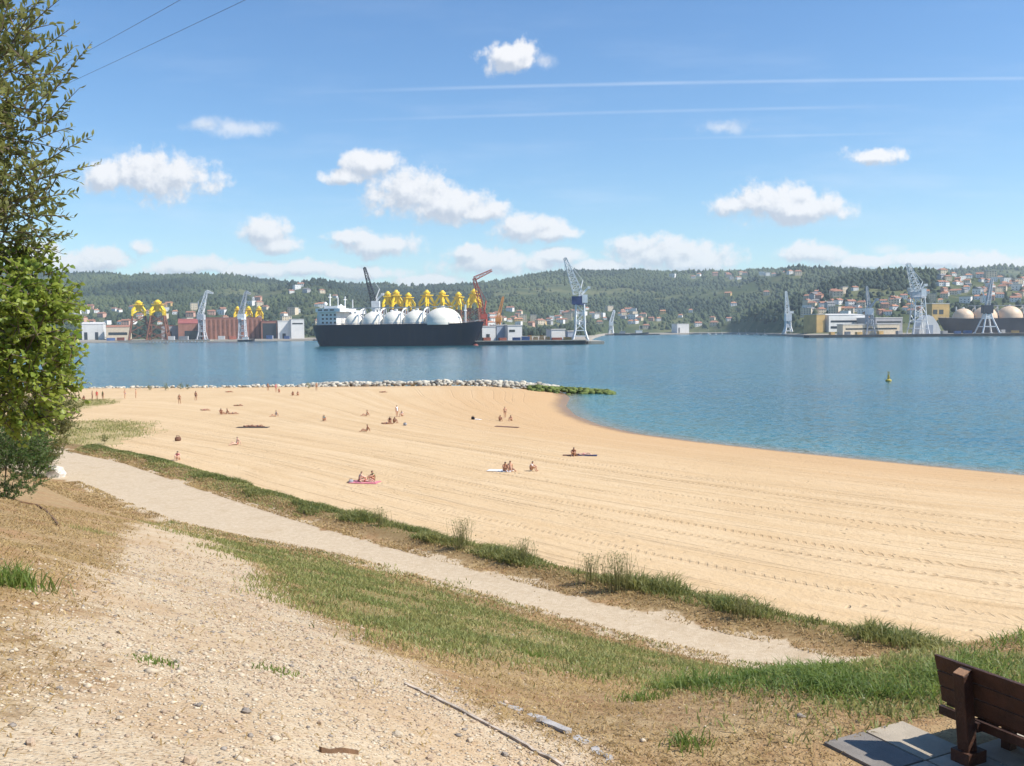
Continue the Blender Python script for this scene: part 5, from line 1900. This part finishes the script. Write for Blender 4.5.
ground_strip('edging_strip', 'narrow weathered edging strip half buried across the gravel', 'edging', [(405 + 158 * (k / 22), 685 + 82 * (k / 22) ** 1.08) for k in range(23)], .030, .022, EDGE, .012)
CHIP = pmat('edging_concrete', (0.40, 0.37, 0.34), .9, .2, 6, .5, 50)
for k, (a, c, nm) in enumerate((((498, 702), (520, 711), 'upper left'), ((528, 714), (545, 720), 'second'), ((545, 723), (568, 734), 'middle and largest'), ((575, 736), (590, 744), 'fourth'), ((592, 748), (612, 760), 'lower right'))):
    pts = [(a[0] + (c[0] - a[0]) * t_, a[1] + (c[1] - a[1]) * t_) for t_ in np.linspace(0, 1, 5)]
    ground_strip('concrete_edging', nm + ' piece of the broken grey concrete edging in dry grass', 'edging', pts, .08, .03 if k == 2 else .008, CHIP, .02)
ground_strip('stick', 'short brown stick lying at the bottom edge of the gravel', 'stick', [(320, 752), (330, 753), (342, 752), (357, 754)], .02, .03, STICK, .004)
ground_strip('stick', 'pale thin stick lying in the grass right of the middle', 'stick', [(684, 677), (688, 668), (690, 664)], .015, .03, EDGE, .002)
ground_strip('fallen_branch', 'dead branch lying on the bank below the left bushes', 'branch', [(-15, 490), (5, 496), (22, 503), (36, 506), (46, 511), (52, 518), (57, 526)], .05, .06, STICK, .03)

# grass ----------------------------------------------------------------


def blades(nm, label, x, y, hgt, wid, lean_, mat, droop=.35, z=None):
    n = len(x)
    zg = H(x, y) if z is None else z
    a = rng.random(n) * 2 * math.pi
    dx, dy = np.cos(a), np.sin(a)
    b = rng.random(n) * 2 * math.pi
    wx, wy = np.cos(b) * wid / 2, np.sin(b) * wid / 2
    ln = lean_ * rng.uniform(.3, 1.3, n)
    v = np.zeros((n, 5, 3))
    base = np.stack([x, y, zg - .01], -1)
    W = np.stack([wx, wy, np.zeros(n)], -1)
    mid = base + np.stack([dx * ln * hgt * .35, dy * ln * hgt * .35, hgt * .6], -1)
    tip = base + np.stack([dx * ln * hgt, dy * ln * hgt, hgt * (1 - droop * ln * .6)], -1)
    v[:, 0] = base - W; v[:, 1] = base + W; v[:, 2] = mid + W * .8; v[:, 3] = mid - W * .8; v[:, 4] = tip
    i = (np.arange(n) * 5)[:, None]
    q = np.array([[0, 1, 2, 3]]) + i
    t3 = np.array([[3, 2, 4]]) + i
    rnd = np.clip(fbm(x * .9, y * .9, 80) * .8 - .1 + rng.random(n) * .45, 0, 1)
    me = mesh_np(nm, v.reshape(-1, 3), [q, t3], [mat], False, {'rnd': np.repeat(rnd, 5)})
    return tag(link(nm, me), label, 'grass', kind='stuff')


G_GREEN = leaf_mat('grass_green', (0.055, 0.12, 0.018), (0.22, 0.27, 0.06), .4)
G_MEADOW = leaf_mat('grass_meadow', (0.095, 0.165, 0.032), (0.37, 0.33, 0.12), .35)
G_DRY = leaf_mat('grass_dry', (0.22, 0.13, 0.05), (0.55, 0.41, 0.19), .25)
G_WEED = leaf_mat('weed_green', (0.065, 0.12, 0.022), (0.31, 0.29, 0.10), .42)
G_PALE = leaf_mat('grass_pale', (0.25, 0.24, 0.10), (0.46, 0.42, 0.22), .35)


def off_pad(x, y):
    c, s = bu.x, bu.y
    lx = (x - bA.x) * c + (y - bA.y) * s
    ly = -(x - bA.x) * s + (y - bA.y) * c
    return ~((lx > -.45) & (lx < 2.8) & (ly > -.85) & (ly < 1.35))


def f_green(x, y):
    return sstep(-sdf(x, y, GREEN) + 2.6 * (fbm(x * .6, y * .6, 89) - .5), -1.6, 1.0) * np.clip(fbm(x * .7, y * .7, 90) * 3.6 - 1.15, .07, 1) * np.clip((16 / y) ** 1.0, .35, 1)


x, y = sample_region(46000, -16, 9, 7.5, 42, lambda x, y: f_green(x, y) * off_pad(x, y))
blades('meadow_grass', 'short green grass between the gravel track and the path', x, y, rng.uniform(.04, .12, len(x)) * (1 + .012 * y), .010 + .0007 * y, .9, G_MEADOW)


def f_lush(x, y):
    d, _, _ = poly_dist(x, y, [(2.7, 11.2), (3.4, 9.4), (5.2, 9.6), (7.5, 11.2), (12, 11.5)])
    pad = np.zeros_like(x)
    return sstep(-d, -1.35, -.2) * np.clip(fbm(x * 1.3, y * 1.3, 92) * 3 - .8, .05, 1)


x, y = sample_region(21000, 1, 13, 7.5, 14, lambda x, y: f_lush(x, y) * off_pad(x, y))
blades('lush_grass', 'tall green grass tufts around the bench', x, y, rng.uniform(.06, .22, len(x)) * np.clip(fbm(x * 1.6, y * 1.6, 95) * 3 - .6, .4, 1.7), .013, 1.3, G_GREEN, .5)


def f_dry(x, y):
    g = 1 - .93 * sstep(-sdf(x, y, GRAVEL), -.6, .3)
    g = g * np.where(sdf(x, y, PATH_POLY) < .2, .01, 1) * (1 - .6 * sstep(-sdf(x, y, GREEN), -.3, .3))
    return g * np.clip((7 / np.maximum(y, 4)) ** 1.2, .10, 1) * off_pad(x, y) * np.clip(fbm(x * 1.2, y * 1.2, 93) * 2.4 - .5, .1, 1)


x, y = sample_region(130000, -16, 8, 3.5, 36, f_dry)
blades('dry_grass', 'dry straw grass covering the near bank', x, y, rng.uniform(.015, .06, len(x)) * (1 + .03 * y), .006 + .0008 * y, 2.2, G_DRY, .8)

# verges on both sides of the path
def verge(nm, label, pts, n, lo, hi, toward_sea, hmin, hmax, mat, seed):
    seg = np.array(pts)
    L = np.concatenate([[0], np.cumsum(np.linalg.norm(np.diff(seg, axis=0), axis=1))])
    u = rng.random(n) * L[-1]
    sx, sy = np.interp(u, L, seg[:, 0]), np.interp(u, L, seg[:, 1])
    k = np.clip(np.searchsorted(L, u) - 1, 0, len(seg) - 2)
    tx, ty = (seg[k + 1] - seg[k]).T
    tl = np.hypot(tx, ty)
    nx, ny = -ty / tl, tx / tl
    fl = np.where(sdf(sx + nx, sy + ny, PATH_POLY) > sdf(sx - nx, sy - ny, PATH_POLY), 1.0, -1.0)
    nx, ny = nx * fl, ny * fl
    off = lo + (hi - lo) * rng.random(n) ** 1.4
    x, y = sx + nx * off, sy + ny * off
    c = fbm(x * .8, y * .8, seed)
    m = rng.random(n) < np.clip(c * 3.2 - .9, .05, 1)
    x, y = x[m], y[m]
    blades(nm, label, x, y, rng.uniform(hmin, hmax, len(x)), .014 + .0007 * y, 1.3, mat, .5)


verge('verge_grass', 'dry grass on the brown verge between path and weeds', UP[1:-1], 26000, -.35, 1.3, True, .03, .13, G_DRY, 101)
verge('verge_grass', 'dry grass on the landward verge of the path', LO[1:-1], 34000, -.5, 3.2, False, .03, .14, G_DRY, 102)
verge('verge_grass', 'thin green grass on the landward verge of the path', LO[3:-1], 14000, -.3, 2.2, False, .03, .12, G_MEADOW, 103)
verge('verge_grass', 'thin green grass on the seaward verge at the bend', UP[1:5], 9000, .1, 4.5, True, .05, .2, G_MEADOW, 104)
# weeds on the crest between path and sand
nW = 60000
seg = np.array(UP[1:-1])
L = np.concatenate([[0], np.cumsum(np.linalg.norm(np.diff(seg, axis=0), axis=1))])
u = rng.random(nW) ** .72 * L[-1]
u = L[-1] - u
sx, sy = np.interp(u, L, seg[:, 0]), np.interp(u, L, seg[:, 1])
k = np.clip(np.searchsorted(L, u) - 1, 0, len(seg) - 2)
tx, ty = (seg[k + 1] - seg[k]).T
tl = np.hypot(tx, ty)
nx, ny = -ty / tl, tx / tl
if poly_dist(np.array([sx[0] + nx[0]]), np.array([sy[0] + ny[0]]), UP)[1][0] == CAM_SIDE:
    nx, ny = -nx, -ny
off = rng.uniform(.75, 3.3, nW) + .9 * (vnoise(u * .35, u * 0, 97) - .5)
x, y = sx + nx * off, sy + ny * off
cl = fbm(x * .55, y * .55, 98)
hgt = np.clip((cl - .22) * 1.5, .10, .8) * rng.uniform(.45, 1.0, nW) * np.clip(1.25 - np.abs(off - 1.9) * .45, .3, 1.2)
hgt *= np.interp(y, [20, 30, 45, 60, 75], [.8, 1.0, .85, .55, .4])
keep = (rng.random(nW) < np.clip(cl * 3 - .7, .12, 1))
x, y, hgt = x[keep], y[keep], hgt[keep]
blades('weed_strip', 'strip of dark green weeds along the seaward edge of the path', x, y, hgt, .020 + .0005 * y, 1.1, G_WEED, .4)


def tall_grass(label, px, py, n, h, spread):
    p = hit(px, py)
    t = thing('tall_grass', label, 'grass clump', p, 0, 'pale grass clumps by the path')
    b = MB()
    for i in range(n):
        a, r = random.uniform(0, 6.3), spread * abs(random.gauss(0, .5))
        x0, y0 = math.cos(a) * r, math.sin(a) * r * .6
        hh = h * random.uniform(.55, 1.1)
        lx, ly = random.gauss(0, .14) * hh, random.gauss(0, .14) * hh
        b.tube([(x0, y0, -.05), (x0 + lx * .4, y0 + ly * .4, hh * .55), (x0 + lx, y0 + ly, hh)], [.008, .007, .004], 3, cap=False)
    b.build('stems', G_PALE, t)
    b = MB()
    for i in range(n * 5):
        a, r = random.uniform(0, 6.3), spread * abs(random.gauss(0, .55))
        x0, y0 = math.cos(a) * r + random.gauss(0, .06), math.sin(a) * r * .6
        z0 = h * random.uniform(.45, 1.08)
        d = Vector((random.gauss(0, 1), random.gauss(0, 1), random.gauss(.6, .6))).normalized() * .045
        w = Vector((random.gauss(0, 1), random.gauss(0, 1), random.gauss(0, 1))).normalized() * .016
        q = Vector((x0, y0, z0))
        b.add([q - d, q + w, q + d, q - w], [(0, 1, 2, 3)])
    o = b.build('seed_heads', G_PALE, t)
    o['kind'] = 'stuff'


tall_grass('pale feathery grass clump on the weed strip left of the middle', 462, 549, 60, 1.15, .7)
tall_grass('pale feathery grass clump on the weed strip in the middle', 524, 563, 40, .9, .6)
tall_grass('larger pale feathery grass clump rising from the weed strip over the sand', 617, 590, 80, 1.2, .9)
tall_grass('thin pale grass clump on the strip just left of the largest clump', 590, 583, 40, .95, .6)
tall_grass('thin pale grass clump far right on the weed strip', 745, 618, 30, .7, .6)
tall_grass('small pale grass clump at the left part of the weed strip', 380, 526, 30, .8, .6)

# leafy plants -----------------------------------------------------------


def leaves(pos, dirs, ln, wd, up=None):
    """one folded leaf per row: 6 vertices, 4 faces"""
    n = len(pos)
    d = dirs / np.linalg.norm(dirs, axis=1, keepdims=True)
    r = rng.normal(0, 1, (n, 3)) + np.array([0, 0, 1.2])
    s = np.cross(d, r); s /= np.linalg.norm(s, axis=1, keepdims=True) + 1e-9
    nn = np.cross(s, d)
    l, w = ln[:, None], wd[:, None]
    v = np.zeros((n, 6, 3))
    v[:, 0] = pos
    v[:, 1] = pos + d * l * .38 + s * w * .5 + nn * w * .16
    v[:, 2] = pos + d * l * .38 - s * w * .5 + nn * w * .16
    v[:, 3] = pos + d * l * .74 + s * w * .33 + nn * w * .05
    v[:, 4] = pos + d * l * .74 - s * w * .33 + nn * w * .05
    v[:, 5] = pos + d * l - nn * w * .22
    i = (np.arange(n) * 6)[:, None]
    tri = np.concatenate([np.array([[0, 1, 2]]) + i, np.array([[3, 5, 4]]) + i])
    quad = np.array([[1, 3, 4, 2]]) + i
    return v.reshape(-1, 3), [quad, tri]


BARK = pmat('bark', (0.13, 0.10, 0.07), .9, .3, 8, .6, 40)


def bush(nm, label, base, clumps, n_tw, tw_len, per, lf, mat, extra=(), upb=.35, limbs=7, tr=1.0):
    """clumps: (centre, radii); twigs grow outwards inside each clump and carry the leaves"""
    base = Vector(base)
    t = thing(nm, label, 'tree' if 'tree' in nm else 'shrub', base)
    P, Dv, LN, WD, RN = [], [], [], [], []
    tw = MB()
    vol = [c[1][0] * c[1][1] * c[1][2] for c in clumps]
    jobs = []
    for _ in range(n_tw):
        c, r = random.choices(clumps, vol)[0]
        while True:
            q = Vector((random.uniform(-1, 1), random.uniform(-1, 1), random.uniform(-1, 1)))
            if .12 < q.length < 1:
                break
        q = q.normalized() * (q.length ** .45)
        st = Vector((c[0] + q.x * r[0], c[1] + q.y * r[1], c[2] + q.z * r[2]))
        d = (Vector((q.x, q.y, q.z)) * .8 + Vector((random.gauss(0, .45), random.gauss(0, .45), random.gauss(upb, .35)))).normalized()
        L_ = tw_len * random.uniform(.6, 1.2)
        jobs.append((st - d * L_ * .5, d, L_, per))
    for a, c in extra:
        a, c = Vector(a), Vector(c)
        jobs.append((a, (c - a).normalized(), (c - a).length, int(per * (c - a).length / tw_len * 1.25)))
    for st, d, L_, k in jobs:
        k = max(4, int(k))
        sag = Vector((0, 0, -.06 * L_))
        tw.tube([st - base, st + d * L_ * .55 - base + sag * .2, st + d * L_ - base + sag], [.007, .005, .002], 3, cap=False)
        tone = random.random()
        for i in range(k):
            f = (i + random.random()) / k
            pp = st + d * L_ * f + sag * f * f
            side = Vector((random.gauss(0, 1), random.gauss(0, 1), random.gauss(0, 1)))
            side = (side - d * side.dot(d)).normalized()
            dd = d * .62 + side * .8 + Vector((0, 0, .15))
            P.append(pp - base); Dv.append(dd)
            sz = random.uniform(.65, 1.15) * (1 - .35 * f)
            LN.append(lf[0] * sz); WD.append(lf[1] * sz); RN.append(min(1, max(0, tone * .6 + random.random() * .4)))
    v, f = leaves(np.array([p[:] for p in P]), np.array([p[:] for p in Dv]), np.array(LN), np.array(WD))
    me = mesh_np('crown', v, f, [mat], False, {'rnd': np.repeat(np.array(RN), 6)})
    o = link('crown', me, t)
    o['kind'] = 'stuff'
    tw.build('twigs', BARK, t)
    tr_ = MB()
    cs = [Vector(c[0]) for c in clumps]
    top = max(cs, key=lambda q: q.z) - base
    tr_.tube([(0, 0, -.2), (top * .35)[:], (top * .75)[:], top[:]], [.06 * tr, .05 * tr, .032 * tr, .012 * tr], 8)
    for c, r in clumps:
        for _ in range(max(1, limbs // len(clumps))):
            e = Vector((c[0] + random.uniform(-.6, .6) * r[0], c[1] + random.uniform(-.6, .6) * r[1], c[2] + random.uniform(-.5, .6) * r[2])) - base
            s = top * random.uniform(.2, .6)
            tr_.tube([s[:], s.lerp(e, .5) + Vector((0, 0, .08)), e[:]], [.02 * tr, .014 * tr, .006 * tr], 6)
    smooth_by_angle(tr_.build('trunk', BARK, t), 60)
    print(nm, len(P), 'leaves')
    return t


L_OLIVE = leaf_mat('leaf_olive', (0.060, 0.085, 0.022), (0.26, 0.265, 0.085), .38, .42)
L_BRIGHT = leaf_mat('leaf_bright', (0.085, 0.16, 0.02), (0.36, 0.41, 0.08), .42, .42)
L_DARK = leaf_mat('leaf_dark', (0.030, 0.080, 0.018), (0.13, 0.19, 0.045), .3, .5)


def cl_(px, py, Yd, rx, ry, depth=None):
    q = at(px, py, Yd)
    k = Yd / F
    return ((q.x, q.y, q.z), (rx * k, depth or rx * k, ry * k))


def gnd(px, Yd):
    x = (px - 512) / F * Yd
    return (x, Yd, hz(x, Yd))


_ex = [((40, 110), (92, 36)), ((30, 60), (77, 20)), ((25, 30), (62, -6)), ((48, 75), (74, 44)), ((36, 180), (101, 160)), ((30, 170), (93, 131)), ((34, 140), (72, 124)), ((40, 215), (74, 216)), ((30, 200), (78, 190)),
       ((20, 90), (66, 62)), ((20, 20), (48, -10)), ((45, 125), (80, 84)), ((20, 232), (62, 240)), ((25, 215), (58, 226))]
bush('olive_leaved_tree', 'tall tree with narrow olive leaves at the upper left edge', gnd(-85, 9.2),
     [cl_(4, 110, 8.7, 38, 150, .6), cl_(-45, 60, 9.0, 70, 150, .7), cl_(6, 215, 8.8, 44, 55, .6), cl_(-70, 200, 9.2, 60, 160, .7)], 600, .54, 20, (.110, .038), L_OLIVE,
     [(at(a[0], a[1], 8.5), at(c[0], c[1], 8.4 + .3 * random.random())) for a, c in _ex])
_ex2 = [((50, 300), (88, 305)), ((45, 275), (70, 264)), ((50, 335), (86, 352)), ((40, 262), (52, 242)), ((40, 370), (80, 378)), ((30, 390), (66, 408)), ((55, 320), (84, 318))]
bush('broad_leaved_tree', 'bright green broad-leaved young tree at the left edge', gnd(-60, 9.6),
     [cl_(10, 300, 8.7, 58, 50, .5), cl_(12, 375, 8.8, 60, 58, .55), cl_(-50, 340, 9.0, 60, 100, .6), cl_(34, 332, 8.6, 42, 58, .4)], 900, .34, 13, (.080, .066), L_BRIGHT,
     [(at(a[0], a[1], 8.5), at(c[0], c[1], 8.5)) for a, c in _ex2])
B1, B2 = hit(4, 499), hit(40, 478)
print('shrub bases', B1, B2)
y1, y2 = B1.y, B2.y
k1, k2 = y1 / 10.5, y2 / 12.4
bush('dark_shrub', 'low dark green shrub under the young tree at the left edge', B1,
     [cl_(6, 468, y1, 40, 32, .5 * k1), cl_(-45, 465, y1, 45, 42, .5 * k1), cl_(8, 440, y1, 40, 28, .45 * k1)], 1000, .24 * k1, 30, (.040 * k1, .013 * k1), L_DARK, upb=.7, tr=.5)
bush('olive_shrub', 'yellowish green shrub between the young tree and the path', B2,
     [cl_(32, 432, y2, 34, 36, .5 * k2), cl_(48, 408, y2, 28, 30, .4 * k2), cl_(38, 458, y2, 17, 22, .3 * k2)], 620, .26 * k2, 20, (.046 * k2, .020 * k2), leaf_mat('leaf_yellowish', (0.07, 0.09, 0.022), (0.21, 0.20, 0.06), .35), upb=.6, tr=.4)
def young(label, px, py, h):
    p = hit(px, py)
    bush('small_shrub', label, p, [((p.x, p.y, p.z + h * .55), (h * .35, h * .3, h * .42))], 26, h * .5, 9, (.13 * h + .03, .05 * h + .012), L_OLIVE, upb=.6, limbs=3, tr=.3)


young('small lone shrub on the verge where the path bends', 105, 444, .95)
young('low shrub on the sand left of the pale rocks, leftmost', 150, 390.5, 1.0)
young('low shrub on the sand left of the pale rocks, second', 166, 390.5, 1.2)
young('low shrub on the sand left of the pale rocks, third', 181, 390, 1.2)
young('low shrub on the sand left of the pale rocks, rightmost', 188, 390, 1.0)
young('low shrub on the sand at the left end of the pale rocks', 308, 389, 1.2)


def tuft(label, px, py, n, h, r, mat):
    p = hit(px, py)
    x, y = p.x + rng.normal(0, r, n), p.y + rng.normal(0, r, n)
    o = blades('grass_tuft', None, x, y, rng.uniform(.5, 1, n) * h, .012, .8, mat)
    del o['category']
    tag(o, label, 'grass tuft', 'grass tufts on the bank')


tuft('bright green grass tuft at the left edge of the bank', 8, 585, 260, .32, .16, G_GREEN)
tuft('sparse green tuft where the track meets the path', 150, 524, 200, .16, .35, G_MEADOW)
tuft('sparse green tuft right of the fallen branch', 92, 532, 200, .16, .3, G_MEADOW)
tuft('small tuft in the dry grass left of the paving', 690, 745, 120, .14, .1, G_GREEN)
tuft('small tuft in the dry grass above the broken edging', 640, 700, 160, .14, .14, G_GREEN)
tuft('small green plant growing in the gravel at the left', 155, 662, 90, .07, .09, G_GREEN)
tuft('small green plant growing in the gravel near the dry grass', 276, 671, 90, .07, .10, G_GREEN)
tuft('green leafy weed in the short grass near the middle', 533, 656, 160, .14, .14, G_GREEN)
# dune grass
for poly, nm in ((DUNE1, 'nearer'), (DUNE2, 'farther')):
    pp = np.array(poly)
    x, y = sample_region(5000, pp[:, 0].min(), pp[:, 0].max(), pp[:, 1].min(), pp[:, 1].max(), lambda x, y: sstep(-sdf(x, y, poly), -1.5, 3) * np.clip(fbm(x * .3, y * .3, 99) * 3 - .9, .03, 1))
    blades('dune_grass', nm + ' patch of thin olive grass on the sand at the left', x, y, rng.uniform(.08, .3, len(x)), .05, .9, G_MEADOW)

# overhead cables
CABLE = pmat('cable', (0.05, 0.05, 0.055), .6, .1, 1)
for lab, a, c in (('upper overhead cable crossing the top left sky', (60, 66), (180, 0)), ('lower overhead cable crossing the top left sky', (60, 87), (245, 0))):
    A0, A1 = at(a[0], a[1], 46), at(c[0], c[1], 30)
    d = A1 - A0
    pts = [A0 + d * t_ + Vector((0, 0, .5 * (t_ - .0) * (t_ - 1.0) * .12)) for t_ in np.linspace(-.9, 2.4, 34)]
    b = MB()
    b.tube([p - A0 for p in pts], .0065, 6)
    tag(b.build('overhead_cable', CABLE, None, A0), lab, 'cable', 'overhead cables')

# ------------------------------------------------------------------ air
b = MB()
b.box(-9000, 9000, -120, 9500, -8, 420)
m = bpy.data.materials.new('haze_air')
m.use_nodes = True
m.node_tree.nodes.clear()
t = NT(m.node_tree)
pv = t.n('ShaderNodeVolumePrincipled', {'Color': (0.80, 0.90, 1.0, 1.0), 'Density': HAZE, 'Anisotropy': 0.2})
m.node_tree.links.new(pv.outputs[0], t.n('ShaderNodeOutputMaterial').inputs['Volume'])
tag(b.build('haze', m), kind='stuff')
